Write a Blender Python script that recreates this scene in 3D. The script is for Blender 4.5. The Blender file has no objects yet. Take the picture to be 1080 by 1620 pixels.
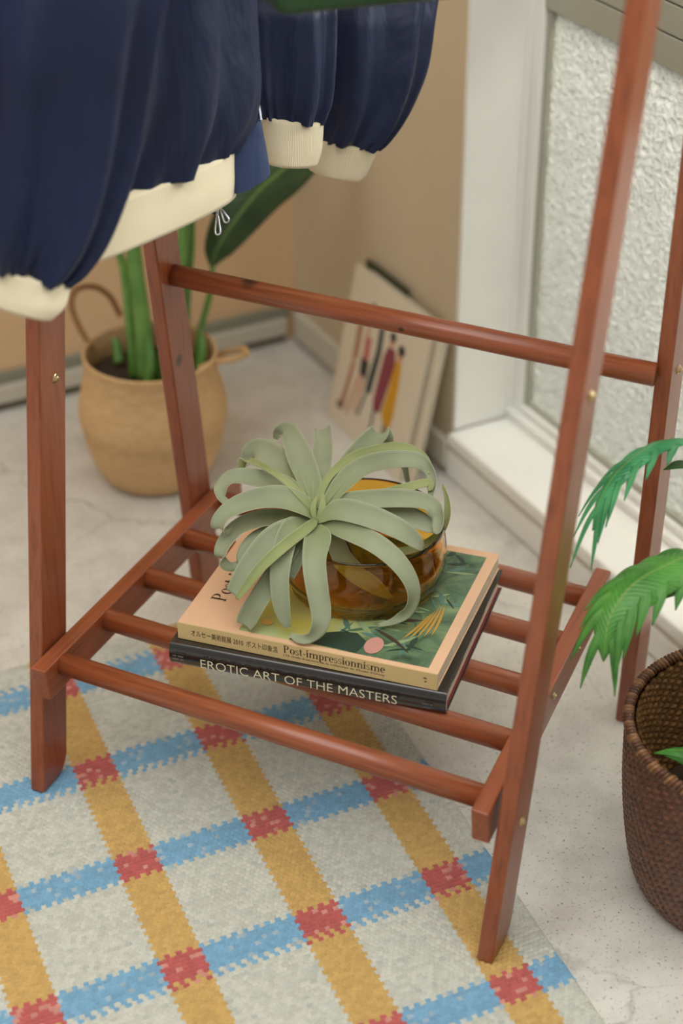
import bpy, bmesh, math, random
import numpy as np
from mathutils import Vector, Matrix, Euler

S = bpy.context.scene
COL = S.collection
random.seed(7)
RNG = np.random.default_rng(7)

# ------------------------------------------------------------------ camera, light, exposure
PHI = 0.9456                                   # the rack stands turned by this much against the room
cam_d = bpy.data.cameras.new('camera')
cam = bpy.data.objects.new('camera', cam_d); COL.objects.link(cam)
cam_d.sensor_fit = 'VERTICAL'; cam_d.sensor_height = 36.0; cam_d.sensor_width = 24.0
cam_d.lens = 67.72
cam.location = (-0.2978, -1.4513, 1.4423)
cam.rotation_euler = (math.pi / 2 - 0.56596, -0.00186, -0.49842)
cam_d.dof.use_dof = True
cam_d.dof.focus_distance = 2.06
cam_d.dof.aperture_fstop = 2.4
cam_d.clip_start = 0.05
S.camera = cam

W = bpy.data.worlds.new('room_light'); S.world = W
W.use_nodes = True
W.node_tree.nodes['Background'].inputs[0].default_value = (1.0, 0.985, 0.95, 1)
W.node_tree.nodes['Background'].inputs[1].default_value = 0.30

def area(name, loc, target, sx, sy, power, color):
    d = bpy.data.lights.new(name, 'AREA'); d.shape = 'RECTANGLE'
    d.size = sx; d.size_y = sy; d.energy = power; d.color = color
    o = bpy.data.objects.new(name, d); COL.objects.link(o)
    o.location = loc
    o.rotation_euler = (Vector(target) - Vector(loc)).to_track_quat('-Z', 'Y').to_euler()
    return o
# daylight outside the window: enters through the clear upper pane and lights the frosted lower one
area('daylight', (1.75, -0.35, 1.75), (0.6, 0.0, 0.45), 2.2, 1.3, 70, (1.0, 0.99, 0.96))
# the room's own soft ceiling light
area('ceiling_light', (-0.1, -0.5, 2.55), (0.25, -0.1, 0.0), 2.2, 2.2, 40, (1.0, 0.985, 0.95))

S.view_settings.view_transform = 'Standard'
S.view_settings.look = 'None'
S.view_settings.gamma = 1.0
S.view_settings.use_curve_mapping = False
S.view_settings.exposure = 0.50

# ------------------------------------------------------------------ helpers
def lin(r, g, b):
    f = lambda c: (c / 255 / 12.92) if c / 255 <= 0.04045 else ((c / 255 + 0.055) / 1.055) ** 2.4
    return (f(r), f(g), f(b), 1.0)

class NT:
    def __init__(self, name):
        self.m = bpy.data.materials.new(name); self.m.use_nodes = True
        self.t = self.m.node_tree; self.b = self.t.nodes['Principled BSDF']
        self.out = self.t.nodes['Material Output']
    def n(self, kind, **kw):
        x = self.t.nodes.new(kind)
        for k, v in kw.items():
            if hasattr(x, k) and k not in x.inputs: setattr(x, k, v)
            else: x.inputs[k].default_value = v
        return x
    def l(self, a, b): self.t.links.new(a, b)
    def set(self, **kw):
        for k, v in kw.items():
            self.b.inputs[k.replace('_', ' ')].default_value = v
        return self
    def coord(self, which='Object', scale=(1, 1, 1), rot=(0, 0, 0)):
        c = self.n('ShaderNodeTexCoord'); m = self.n('ShaderNodeMapping')
        m.inputs['Scale'].default_value = scale; m.inputs['Rotation'].default_value = rot
        self.l(c.outputs[which], m.inputs['Vector']); return m.outputs[0]
    def noise(self, vec, scale, detail=4, rough=0.55, dist=0.0):
        x = self.n('ShaderNodeTexNoise'); x.inputs['Scale'].default_value = scale
        x.inputs['Detail'].default_value = detail; x.inputs['Roughness'].default_value = rough
        x.inputs['Distortion'].default_value = dist
        if vec is not None: self.l(vec, x.inputs['Vector'])
        return x.outputs['Fac']
    def ramp(self, fac, stops):
        x = self.n('ShaderNodeValToRGB'); e = x.color_ramp.elements
        while len(e) < len(stops): e.new(0.5)
        for i, (p, c) in enumerate(stops): e[i].position = p; e[i].color = c
        self.l(fac, x.inputs[0]); return x.outputs[0]
    def mix(self, fac, a, b, mode='MIX'):
        x = self.n('ShaderNodeMix'); x.data_type = 'RGBA'; x.blend_type = mode
        for s, v in ((x.inputs[0], fac), (x.inputs[6], a), (x.inputs[7], b)):
            if hasattr(v, 'is_linked'): self.l(v, s)
            else: s.default_value = v
        return x.outputs[2]
    def math(self, op, a, b=0.0, c=0.0):
        x = self.n('ShaderNodeMath'); x.operation = op
        for s, v in zip(x.inputs, (a, b, c)):
            if hasattr(v, 'is_linked'): self.l(v, s)
            else: s.default_value = v
        return x.outputs[0]
    def bump(self, h, strength=0.3, dist=0.002):
        x = self.n('ShaderNodeBump'); x.inputs['Strength'].default_value = strength
        x.inputs['Distance'].default_value = dist; self.l(h, x.inputs['Height'])
        self.l(x.outputs[0], self.b.inputs['Normal']); return x.outputs[0]
    def color(self, c):
        if hasattr(c, 'is_linked'): self.l(c, self.b.inputs['Base Color'])
        else: self.b.inputs['Base Color'].default_value = c
        return self

def plain(name, c, rough=0.6, var=0.06, scale=30, metallic=0.0, bump=0.0, **kw):
    t = NT(name); v = t.coord()
    f = t.noise(v, scale)
    lo = tuple(x * (1 - var) for x in c[:3]) + (1,); hi = tuple(min(1, x * (1 + var)) for x in c[:3]) + (1,)
    t.color(t.ramp(f, [(0.3, lo), (0.7, hi)]))
    t.set(Roughness=rough, Metallic=metallic, **kw)
    if bump: t.bump(t.noise(v, scale * 6), bump, 0.001)
    return t.m

def mesh(name, V, F, mat=None, parent=None, smooth=False, uv=None, col=None):
    me = bpy.data.meshes.new(name)
    V = np.asarray(V, dtype=np.float32)
    if isinstance(F, np.ndarray) and F.ndim == 2:
        k = F.shape[1]
        me.vertices.add(len(V)); me.vertices.foreach_set('co', V.ravel())
        me.loops.add(F.size); me.loops.foreach_set('vertex_index', F.astype(np.int32).ravel())
        me.polygons.add(len(F)); me.polygons.foreach_set('loop_start', np.arange(0, F.size, k, dtype=np.int32))
        me.polygons.foreach_set('loop_total', np.full(len(F), k, dtype=np.int32))
        me.update(calc_edges=True)
    else:
        me.from_pydata([tuple(map(float, v)) for v in V], [], [tuple(map(int, f)) for f in F])
    if smooth: me.polygons.foreach_set('use_smooth', np.ones(len(me.polygons), dtype=bool))
    if uv is not None:
        l = me.uv_layers.new(name='UVMap')
        idx = np.empty(len(me.loops), dtype=np.int32); me.loops.foreach_get('vertex_index', idx)
        l.data.foreach_set('uv', np.asarray(uv, dtype=np.float32)[idx].ravel())
    if col is not None:
        a = me.color_attributes.new('Col', 'FLOAT_COLOR', 'POINT')
        a.data.foreach_set('color', np.asarray(col, dtype=np.float32).ravel())
    me.update()
    if mat: me.materials.append(mat)
    o = bpy.data.objects.new(name, me); COL.objects.link(o)
    if parent: o.parent = parent
    return o

def tag(o, label=None, cat=None, group=None, kind=None):
    for k, v in (('label', label), ('category', cat), ('group', group), ('kind', kind)):
        if v: o[k] = v
    return o

def thing(name, label, cat, loc=(0, 0, 0), rot=(0, 0, 0), group=None):
    o = bpy.data.objects.new(name, None); COL.objects.link(o)
    o.empty_display_size = 0.05; o.location = loc; o.rotation_euler = rot
    return tag(o, label, cat, group)

def bevel(o, w=0.002, seg=2, ang=35):
    m = o.modifiers.new('bevel', 'BEVEL'); m.width = w; m.segments = seg
    m.limit_method = 'ANGLE'; m.angle_limit = math.radians(ang)
    o.data.polygons.foreach_set('use_smooth', np.ones(len(o.data.polygons), dtype=bool))
    n = o.modifiers.new('wn', 'WEIGHTED_NORMAL'); n.keep_sharp = True
    return o

def boxv(x0, x1, y0, y1, z0, z1):
    V = [(x, y, z) for z in (z0, z1) for y in (y0, y1) for x in (x0, x1)]
    F = [(0, 2, 3, 1), (4, 5, 7, 6), (0, 1, 5, 4), (2, 6, 7, 3), (0, 4, 6, 2), (1, 3, 7, 5)]
    return V, F

def boxes(lst):
    V, F = [], []
    for b in lst:
        v, f = boxv(*b); o = len(V); V += v; F += [tuple(i + o for i in q) for q in f]
    return V, F

def catmull(P, n):
    P = np.asarray(P, float); k = len(P)
    Q = np.vstack([2 * P[0] - P[1], P, 2 * P[-1] - P[-2]])
    out = []
    for t in np.linspace(0, k - 1 - 1e-9, n):
        i = int(t); u = t - i
        a, b, c, d = Q[i], Q[i + 1], Q[i + 2], Q[i + 3]
        out.append(0.5 * (2 * b + (c - a) * u + (2 * a - 5 * b + 4 * c - d) * u * u + (3 * b - a - 3 * c + d) * u ** 3))
    return np.array(out)

def grid_faces(nr, nc, closed=True):
    """rows nr of nc verts; closed wraps columns"""
    r = np.arange(nr - 1)[:, None]; m = nc if closed else nc - 1
    c = np.arange(m)[None, :]
    a = r * nc + c; b = r * nc + (c + 1) % nc
    return np.stack([a, b, b + nc, a + nc], -1).reshape(-1, 4)

def lathe(profile, n=64, center=(0, 0, 0)):
    pr = np.asarray(profile, float); t = np.linspace(0, 2 * math.pi, n, endpoint=False)
    V = np.stack([np.outer(pr[:, 0], np.cos(t)), np.outer(pr[:, 0], np.sin(t)), np.repeat(pr[:, 1:2], n, 1)], -1).reshape(-1, 3)
    return V + np.array(center), grid_faces(len(pr), n)

def tube(P, rad, n=10, cap=True):
    P = np.asarray(P, float); k = len(P)
    rad = np.broadcast_to(np.asarray(rad, float), (k,))
    T = np.gradient(P, axis=0); T /= np.linalg.norm(T, axis=1)[:, None]
    ref = np.array([0, 0, 1.0]) if abs(T[0][2]) < 0.9 else np.array([1.0, 0, 0])
    nrm = np.cross(T[0], ref); nrm /= np.linalg.norm(nrm)
    V = []
    for i in range(k):
        nrm = nrm - (nrm @ T[i]) * T[i]; nrm /= np.linalg.norm(nrm); b = np.cross(T[i], nrm)
        for a in np.linspace(0, 2 * math.pi, n, endpoint=False):
            V.append(P[i] + rad[i] * (math.cos(a) * nrm + math.sin(a) * b))
    F = [tuple(q) for q in grid_faces(k, n)]
    if cap: F += [tuple(range(n - 1, -1, -1)), tuple(range((k - 1) * n, k * n))]
    return np.array(V), F

def join(parts):
    V, F = [], []
    for v, f in parts:
        o = len(V); V += [tuple(p) for p in v]; F += [tuple(int(i) + o for i in q) for q in f]
    return V, F

def prism(poly, d0, d1, axis=1):
    """extrude a 2D polygon; axis 2: poly in XY extruded in Z; axis 1: poly XZ extruded in Y; axis 0: poly YZ extruded in X"""
    n = len(poly); V = []
    for d in (d0, d1):
        for a, b in poly:
            V.append((a, b, d) if axis == 2 else ((a, d, b) if axis == 1 else (d, a, b)))
    F = [tuple(range(n)), tuple(range(2 * n - 1, n - 1, -1))]
    F += [(i, n + i, n + (i + 1) % n, (i + 1) % n) for i in range(n)]
    return V, F

def fix(o):
    bm = bmesh.new(); bm.from_mesh(o.data); bmesh.ops.recalc_face_normals(bm, faces=bm.faces); bm.to_mesh(o.data); bm.free(); return o

def rackw(p):
    c, s = math.cos(PHI), math.sin(PHI)
    return (p[0] * c + p[1] * s, -p[0] * s + p[1] * c, p[2])

DATA = {
    'AIR_LEAVES': [[[0.5044, 0.0789, 0.3385, 0.0061, 0.922, -0.385, 0.04], [0.5172, 0.1114, 0.3558, 0.0136, 0.939, -0.321, 0.125], [0.5248, 0.1504, 0.3688, 0.0159, 0.946, -0.247, 0.21], [0.5305, 0.1805, 0.3774, 0.0126, 0.941, -0.186, 0.282], [0.5322, 0.199, 0.3763, 0.0102, 0.757, 0.211, 0.618], [0.5288, 0.2094, 0.3695, 0.0066, -0.598, 0.473, 0.647], [0.5258, 0.2117, 0.3611, 0.0029, -0.786, 0.469, 0.402]], [[0.5078, 0.0795, 0.3419, 0.0061, 0.846, -0.527, -0.087], [0.5324, 0.1166, 0.3558, 0.0102, 0.852, -0.518, -0.074], [0.5533, 0.1512, 0.3635, 0.0118, 0.865, -0.5, -0.045], [0.569, 0.1791, 0.3672, 0.0105, 0.881, -0.472, -0.004], [0.5769, 0.1952, 0.3674, 0.0099, 0.919, -0.314, 0.239], [0.5808, 0.2057, 0.3569, 0.0043, 0.771, -0.571, -0.282]], [[0.5112, 0.0801, 0.3453, 0.0061, 0.635, -0.71, -0.305], [0.55, 0.1091, 0.3586, 0.0104, 0.589, -0.728, -0.35], [0.5902, 0.1336, 0.3669, 0.0127, 0.509, -0.752, -0.418], [0.6193, 0.1485, 0.372, 0.0122, 0.387, -0.764, -0.516], [0.6335, 0.1564, 0.3656, 0.0098, 0.685, -0.173, 0.708], [0.6402, 0.1578, 0.3541, 0.0065, 0.819, -0.525, 0.232], [0.6404, 0.1579, 0.345, 0.0029, 0.783, -0.622, 0.01]], [[0.5035, 0.0843, 0.3453, 0.0061, 0.938, -0.101, 0.332], [0.5065, 0.1438, 0.3552, 0.0153, 0.929, -0.062, 0.366], [0.5044, 0.182, 0.3598, 0.017, 0.86, 0.107, 0.5], [0.498, 0.2035, 0.3569, 0.0149, 0.493, 0.521, 0.696], [0.4919, 0.2124, 0.3459, 0.0102, -0.655, 0.425, 0.625], [0.4854, 0.2108, 0.3388, 0.0043, -0.697, 0.487, 0.526]], [[0.5054, 0.0808, 0.3419, 0.0036, 0.947, 0.144, 0.287], [0.4998, 0.0929, 0.3544, 0.005, 0.927, 0.189, 0.324], [0.4895, 0.1149, 0.3677, 0.0043, 0.907, 0.226, 0.355], [0.4808, 0.1425, 0.3714, 0.0037, 0.892, 0.217, 0.398], [0.4765, 0.169, 0.3674, 0.0039, 0.834, 0.292, 0.468], [0.4719, 0.1817, 0.3629, 0.0066, 0.825, -0.174, -0.537], [0.4705, 0.1826, 0.3539, 0.0038, 0.982, -0.1, -0.157]], [[0.5016, 0.0878, 0.3487, 0.0061, 0.974, 0.134, 0.181], [0.4956, 0.1228, 0.3553, 0.0113, 0.893, 0.359, 0.27], [0.4754, 0.1477, 0.3559, 0.0129, 0.644, 0.689, 0.333], [0.4522, 0.162, 0.3582, 0.0113, 0.26, 0.903, 0.342], [0.436, 0.1602, 0.3528, 0.0094, -0.341, 0.936, -0.085], [0.429, 0.1525, 0.3462, 0.0064, -0.971, -0.052, 0.232], [0.4338, 0.1457, 0.3405, 0.0048, -0.51, -0.738, -0.442], [0.4433, 0.1466, 0.3395, 0.0023, 0.032, -0.862, -0.505]], [[0.5041, 0.0782, 0.3374, 0.0078, 0.734, 0.66, 0.157], [0.495, 0.0853, 0.3497, 0.0142, 0.715, 0.66, 0.232], [0.4773, 0.1004, 0.3571, 0.0167, 0.5, 0.787, 0.363], [0.4527, 0.1081, 0.3587, 0.0147, 0.198, 0.904, 0.378], [0.429, 0.1117, 0.3552, 0.0128, -0.035, 0.947, 0.319], [0.4116, 0.1099, 0.3489, 0.0105, -0.3, 0.948, 0.107], [0.4058, 0.1062, 0.3393, 0.0113, -0.277, 0.945, -0.175], [0.4134, 0.1072, 0.3316, 0.0047, 0.035, 0.85, 0.526], [0.4205, 0.1096, 0.3328, 0.0023, -0.346, 0.897, 0.275]], [[0.5018, 0.077, 0.334, 0.0063, 0.634, 0.64, 0.434], [0.4777, 0.1022, 0.332, 0.0106, 0.496, 0.77, 0.4], [0.4526, 0.1094, 0.3325, 0.0122, 0.152, 0.917, 0.368], [0.4297, 0.1118, 0.3278, 0.0112, -0.148, 0.954, 0.262], [0.4136, 0.1072, 0.3187, 0.0104, -0.41, 0.912, 0.029], [0.4054, 0.1015, 0.3102, 0.0098, -0.43, 0.854, -0.292], [0.4062, 0.0976, 0.3017, 0.0092, 0.7, 0.699, 0.148], [0.4141, 0.0961, 0.2944, 0.0065, 0.133, 0.881, 0.454], [0.4243, 0.0986, 0.2944, 0.0031, -0.228, 0.906, 0.356]], [[0.5009, 0.0767, 0.3328, 0.0065, -0.059, 0.835, 0.547], [0.4803, 0.0735, 0.3354, 0.0128, -0.107, 0.846, 0.522], [0.4558, 0.0712, 0.3324, 0.0154, -0.269, 0.855, 0.443], [0.4338, 0.0666, 0.3206, 0.0153, -0.393, 0.85, 0.352], [0.4136, 0.0642, 0.3022, 0.0125, -0.419, 0.846, 0.331], [0.3988, 0.0639, 0.2831, 0.0077, -0.434, 0.841, 0.323]], [[0.5039, 0.0737, 0.3384, 0.0041, -0.483, 0.711, 0.51], [0.4901, 0.0633, 0.3398, 0.0061, -0.387, 0.747, 0.541], [0.4516, 0.0514, 0.3317, 0.0067, -0.364, 0.76, 0.539], [0.4243, 0.0478, 0.3173, 0.006, -0.425, 0.758, 0.494], [0.4074, 0.0472, 0.3, 0.0047, -0.478, 0.747, 0.463], [0.3974, 0.0502, 0.2855, 0.0027, -0.474, 0.739, 0.479]], [[0.4956, 0.0767, 0.3289, 0.0062, -0.504, 0.779, 0.374], [0.4709, 0.066, 0.3179, 0.0096, -0.528, 0.778, 0.339], [0.4396, 0.0543, 0.2931, 0.0116, -0.53, 0.783, 0.326], [0.4222, 0.0518, 0.2729, 0.0122, -0.503, 0.783, 0.366], [0.4124, 0.0559, 0.2524, 0.0123, -0.516, 0.767, 0.382], [0.4086, 0.0577, 0.2427, 0.0096, -0.541, 0.76, 0.359]], [[0.4979, 0.0783, 0.3328, 0.0066, 0.012, 0.823, 0.568], [0.4766, 0.0749, 0.3382, 0.011, -0.467, 0.786, 0.406], [0.4569, 0.0576, 0.3256, 0.0127, -0.769, 0.627, 0.125], [0.4437, 0.0414, 0.3044, 0.0113, -0.829, 0.559, -0.018], [0.4401, 0.0311, 0.2763, 0.0101, -0.849, 0.51, -0.138], [0.4423, 0.026, 0.256, 0.0061, -0.852, 0.462, -0.247], [0.4448, 0.0251, 0.2491, 0.0028, -0.841, 0.413, -0.351]], [[0.5025, 0.0711, 0.3339, 0.0081, -0.918, 0.393, -0.06], [0.4938, 0.0505, 0.3324, 0.0153, -0.866, 0.499, 0.035], [0.4772, 0.0279, 0.3222, 0.0139, -0.875, 0.482, 0.031], [0.4696, 0.0084, 0.3045, 0.0131, -0.917, 0.386, -0.095], [0.4684, -0.0032, 0.28, 0.0118, -0.904, 0.424, -0.053], [0.4647, -0.0072, 0.2643, 0.0099, -0.799, 0.53, 0.283], [0.4586, -0.0015, 0.2489, 0.0063, -0.532, 0.49, 0.691], [0.4496, 0.0088, 0.2414, 0.0052, 0.662, 0.574, 0.482], [0.4444, 0.0204, 0.2424, 0.0028, 0.809, 0.321, 0.492]], [[0.5063, 0.071, 0.3328, 0.0067, -0.715, -0.48, -0.508], [0.5205, 0.0466, 0.3358, 0.0116, -0.759, -0.436, -0.484], [0.5422, 0.0117, 0.3299, 0.0128, -0.833, -0.344, -0.432], [0.5574, -0.0142, 0.3131, 0.0113, -0.929, -0.194, -0.317], [0.5639, -0.0286, 0.2907, 0.0087, -0.997, 0.001, -0.079], [0.561, -0.0279, 0.267, 0.0073, -0.913, 0.177, 0.367], [0.549, -0.0184, 0.2488, 0.0048, 0.232, 0.896, 0.379], [0.5333, -0.0109, 0.2436, 0.0022, 0.26, 0.85, 0.458]], [[0.5044, 0.0717, 0.3361, 0.0045, -0.104, -0.857, -0.505], [0.5237, 0.0609, 0.3506, 0.0131, -0.395, -0.712, -0.581], [0.5477, 0.038, 0.3481, 0.0144, -0.65, -0.539, -0.536], [0.5718, 0.0167, 0.3368, 0.013, -0.699, -0.502, -0.509], [0.588, 0.0082, 0.3222, 0.0095, -0.718, -0.452, -0.53], [0.5973, 0.0076, 0.3099, 0.0029, -0.744, -0.381, -0.549]], [[0.5084, 0.075, 0.3362, 0.0045, 0.254, -0.908, -0.332], [0.5398, 0.0806, 0.3451, 0.0091, 0.041, -0.9, -0.434], [0.5682, 0.0744, 0.3431, 0.0124, -0.293, -0.824, -0.484], [0.604, 0.0602, 0.341, 0.0125, -0.436, -0.76, -0.481], [0.6255, 0.0456, 0.3369, 0.011, -0.743, -0.536, -0.4], [0.6311, 0.0321, 0.3282, 0.0101, -0.457, 0.611, -0.647], [0.6254, 0.0246, 0.3172, 0.0071, -0.468, 0.869, -0.158], [0.6211, 0.024, 0.3132, 0.0031, -0.271, 0.952, 0.14]], [[0.5093, 0.0737, 0.3351, 0.0043, 0.081, -0.829, -0.553], [0.5501, 0.0781, 0.3345, 0.0087, -0.117, -0.804, -0.583], [0.585, 0.0679, 0.328, 0.0119, -0.449, -0.688, -0.57], [0.6095, 0.0514, 0.32, 0.0127, -0.655, -0.545, -0.523], [0.6236, 0.036, 0.3129, 0.0089, -0.803, -0.385, -0.455], [0.6261, 0.0294, 0.3094, 0.0029, -0.929, -0.177, -0.326]], [[0.505, 0.0758, 0.3384, 0.0034, 0.782, -0.622, 0.05], [0.5186, 0.0939, 0.3514, 0.0042, 0.722, -0.688, -0.075], [0.5407, 0.1105, 0.3629, 0.0049, 0.512, -0.796, -0.323], [0.5749, 0.1231, 0.3688, 0.0058, 0.252, -0.837, -0.485], [0.6053, 0.1266, 0.3686, 0.0052, -0.013, -0.825, -0.565], [0.6325, 0.1238, 0.3664, 0.0053, -0.348, -0.721, -0.6], [0.6494, 0.1112, 0.3617, 0.0044, -0.74, -0.391, -0.548], [0.6548, 0.0969, 0.3554, 0.0036, -0.745, 0.325, -0.582], [0.6507, 0.0854, 0.3457, 0.0021, -0.782, 0.543, -0.306]], [[0.5095, 0.0769, 0.3396, 0.0057, 0.52, -0.83, -0.203], [0.5459, 0.0958, 0.3558, 0.0116, 0.477, -0.84, -0.26], [0.5782, 0.1092, 0.3615, 0.0128, 0.22, -0.884, -0.412], [0.6127, 0.1101, 0.3606, 0.0126, -0.159, -0.859, -0.486], [0.641, 0.0996, 0.358, 0.0113, -0.523, -0.708, -0.475], [0.6515, 0.0884, 0.3504, 0.0077, -0.527, 0.376, -0.762], [0.6491, 0.0759, 0.3408, 0.0058, -0.725, 0.613, -0.314], [0.6413, 0.0665, 0.3312, 0.0036, -0.684, 0.714, -0.147]], [[0.5084, 0.0792, 0.3419, 0.0056, 0.607, -0.754, -0.25], [0.5334, 0.0972, 0.3483, 0.0105, 0.591, -0.764, -0.261], [0.56, 0.1146, 0.3551, 0.0122, 0.51, -0.795, -0.327], [0.5872, 0.1281, 0.357, 0.0104, 0.284, -0.844, -0.454], [0.6184, 0.1353, 0.3531, 0.0094, 0.031, -0.852, -0.522], [0.6363, 0.1354, 0.348, 0.0087, -0.443, 0.393, -0.806], [0.6442, 0.129, 0.3359, 0.0044, -0.721, 0.46, -0.517], [0.641, 0.1148, 0.3231, 0.0029, -0.799, 0.491, -0.347]], [[0.5182, 0.0761, 0.3358, 0.003, 0.201, -0.888, -0.413], [0.566, 0.0857, 0.3384, 0.0046, 0.11, -0.892, -0.439], [0.6007, 0.0859, 0.3368, 0.0062, -0.052, -0.885, -0.463], [0.6225, 0.0822, 0.3388, 0.0062, -0.168, -0.856, -0.489], [0.6425, 0.0743, 0.3428, 0.0054, -0.548, -0.66, -0.514], [0.6418, 0.0676, 0.3369, 0.003, -0.642, 0.542, -0.543]], [[0.5119, 0.0715, 0.3339, 0.0042, -0.402, -0.732, -0.55], [0.5502, 0.0781, 0.2972, 0.0051, -0.421, -0.761, -0.494], [0.5851, 0.0696, 0.2745, 0.0057, -0.432, -0.783, -0.448], [0.6098, 0.0584, 0.274, 0.0054, -0.23, -0.843, -0.486], [0.6351, 0.0499, 0.285, 0.0053, 0.002, -0.902, -0.432], [0.6458, 0.0469, 0.2982, 0.0054, 0.3, -0.934, -0.192], [0.6536, 0.0499, 0.3138, 0.0047, 0.473, -0.874, 0.114], [0.6563, 0.0566, 0.3288, 0.0032, 0.527, -0.755, 0.391], [0.656, 0.066, 0.3416, 0.0016, 0.526, -0.678, 0.513]], [[0.5053, 0.0735, 0.3317, 0.0066, -0.907, -0.28, -0.316], [0.516, 0.058, 0.3147, 0.0118, -0.922, -0.263, -0.286], [0.5234, 0.0519, 0.2932, 0.0134, -0.882, -0.304, -0.359], [0.5366, 0.045, 0.2749, 0.0125, -0.773, -0.428, -0.468], [0.5551, 0.0333, 0.2577, 0.0096, -0.739, -0.468, -0.486], [0.5713, 0.0226, 0.2439, 0.0015, -0.733, -0.474, -0.488]], [[0.499, 0.0761, 0.3306, 0.0055, -0.6, 0.751, 0.276], [0.4826, 0.0667, 0.3202, 0.0082, -0.673, 0.713, 0.196], [0.4695, 0.0551, 0.3055, 0.0081, -0.699, 0.698, 0.155], [0.4601, 0.0504, 0.2919, 0.0054, -0.66, 0.721, 0.211]], [[0.4957, 0.077, 0.3294, 0.004, 0.444, 0.789, 0.425], [0.4674, 0.0956, 0.3245, 0.0064, 0.341, 0.847, 0.408], [0.4481, 0.1011, 0.3194, 0.0072, -0.02, 0.952, 0.307], [0.4332, 0.0988, 0.3125, 0.0064, -0.35, 0.934, 0.074], [0.4243, 0.0935, 0.3023, 0.0062, -0.409, 0.883, -0.231], [0.4244, 0.0897, 0.2932, 0.0031, -0.329, 0.867, -0.373]], [[0.5037, 0.0732, 0.3339, 0.0027, 0.911, -0.367, 0.186], [0.5037, 0.0803, 0.3475, 0.0034, 0.881, -0.473, -0.005], [0.5117, 0.088, 0.3567, 0.0013, 0.786, -0.589, -0.189]], [[0.5043, 0.0729, 0.3339, 0.0027, 0.695, -0.673, -0.254], [0.512, 0.0758, 0.3474, 0.004, 0.774, -0.624, -0.108], [0.5209, 0.0894, 0.358, 0.0014, 0.839, -0.545, -0.005]]],
    'AIR_CORE': [0.5085, 0.084, 0.3263],
    'A_NEAR_SLEEVE': [[0.016, 0.2169, 0.9674, 0.1269, 0.3694, 0.9406, 0.0425], [0.0149, 0.2111, 0.904, 0.1233, 0.3529, 0.8823, 0.0442], [0.0104, 0.2089, 0.8479, 0.1151, 0.3455, 0.8307, 0.0425], [0.0081, 0.2046, 0.7968, 0.1092, 0.3313, 0.7772, 0.0399], [0.0104, 0.198, 0.7579, 0.1037, 0.3131, 0.7366, 0.0365], [0.0141, 0.1933, 0.7301, 0.0966, 0.2913, 0.7011, 0.0314], [0.0174, 0.195, 0.7116, 0.0877, 0.2707, 0.678, 0.0263], [0.0192, 0.1969, 0.7037, 0.0777, 0.2576, 0.6662, 0.0221]],
    'A_NEAR_CUFF': [[0.0192, 0.1992, 0.7052, 0.0779, 0.2587, 0.6676, 0.0225], [0.0191, 0.1975, 0.6953, 0.0784, 0.2555, 0.6589, 0.0234], [0.0206, 0.1948, 0.6811, 0.0767, 0.249, 0.6471, 0.0234], [0.0236, 0.1944, 0.6692, 0.0679, 0.2408, 0.6378, 0.0225]],
    'A_FAR_SLEEVE': [[0.032, 0.6888, 0.843, 0.103, 0.767, 0.8311, 0.0324], [0.0444, 0.674, 0.7949, 0.1112, 0.7495, 0.782, 0.0331], [0.0536, 0.6613, 0.752, 0.1195, 0.7304, 0.74, 0.0324], [0.0621, 0.6507, 0.7218, 0.1244, 0.7137, 0.7036, 0.0288], [0.068, 0.6488, 0.7058, 0.1246, 0.7036, 0.6892, 0.0238], [0.0738, 0.6443, 0.6955, 0.1236, 0.6962, 0.6793, 0.0187]],
    'A_FAR_CUFF': [[0.0733, 0.6453, 0.6972, 0.1237, 0.6975, 0.6811, 0.02], [0.0762, 0.6419, 0.6811, 0.1246, 0.6938, 0.6659, 0.0208], [0.0799, 0.6368, 0.6621, 0.1248, 0.6885, 0.6489, 0.0208], [0.0848, 0.6355, 0.6475, 0.1226, 0.6818, 0.6371, 0.02]],
    'B_FAR_SLEEVE': [[0.0599, 0.8127, 0.8134, 0.1587, 0.9195, 0.8045, 0.0375], [0.0713, 0.7916, 0.7571, 0.1649, 0.8908, 0.7409, 0.0375], [0.0789, 0.7768, 0.7122, 0.1681, 0.8678, 0.6967, 0.0375], [0.0843, 0.7637, 0.6807, 0.1623, 0.8468, 0.6616, 0.0345], [0.0866, 0.7554, 0.658, 0.1559, 0.8266, 0.6372, 0.03], [0.0865, 0.7457, 0.6442, 0.1474, 0.8109, 0.6208, 0.0248], [0.0853, 0.7417, 0.6394, 0.1401, 0.8027, 0.6141, 0.021]],
    'B_FAR_CUFF': [[0.0835, 0.7421, 0.6412, 0.1403, 0.8041, 0.6159, 0.0221], [0.0837, 0.7382, 0.6262, 0.1358, 0.7986, 0.6018, 0.0229], [0.0834, 0.7335, 0.6105, 0.1321, 0.7894, 0.5876, 0.0221], [0.0899, 0.7347, 0.6021, 0.1267, 0.784, 0.5818, 0.0204]],
    'A_BODY': [[0.0344, 0.3639, 0.9304, 0.0741, 0.6188, 0.8735, 0.0374], [0.039, 0.3525, 0.8645, 0.0812, 0.6037, 0.8007, 0.0374], [0.0389, 0.3394, 0.8086, 0.0905, 0.592, 0.7591, 0.0354], [0.0336, 0.3248, 0.7635, 0.0939, 0.5796, 0.7299, 0.0326], [0.0311, 0.3129, 0.7298, 0.0909, 0.5647, 0.7106, 0.0292], [0.0319, 0.3026, 0.7052, 0.0876, 0.5534, 0.6969, 0.0258]],
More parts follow.
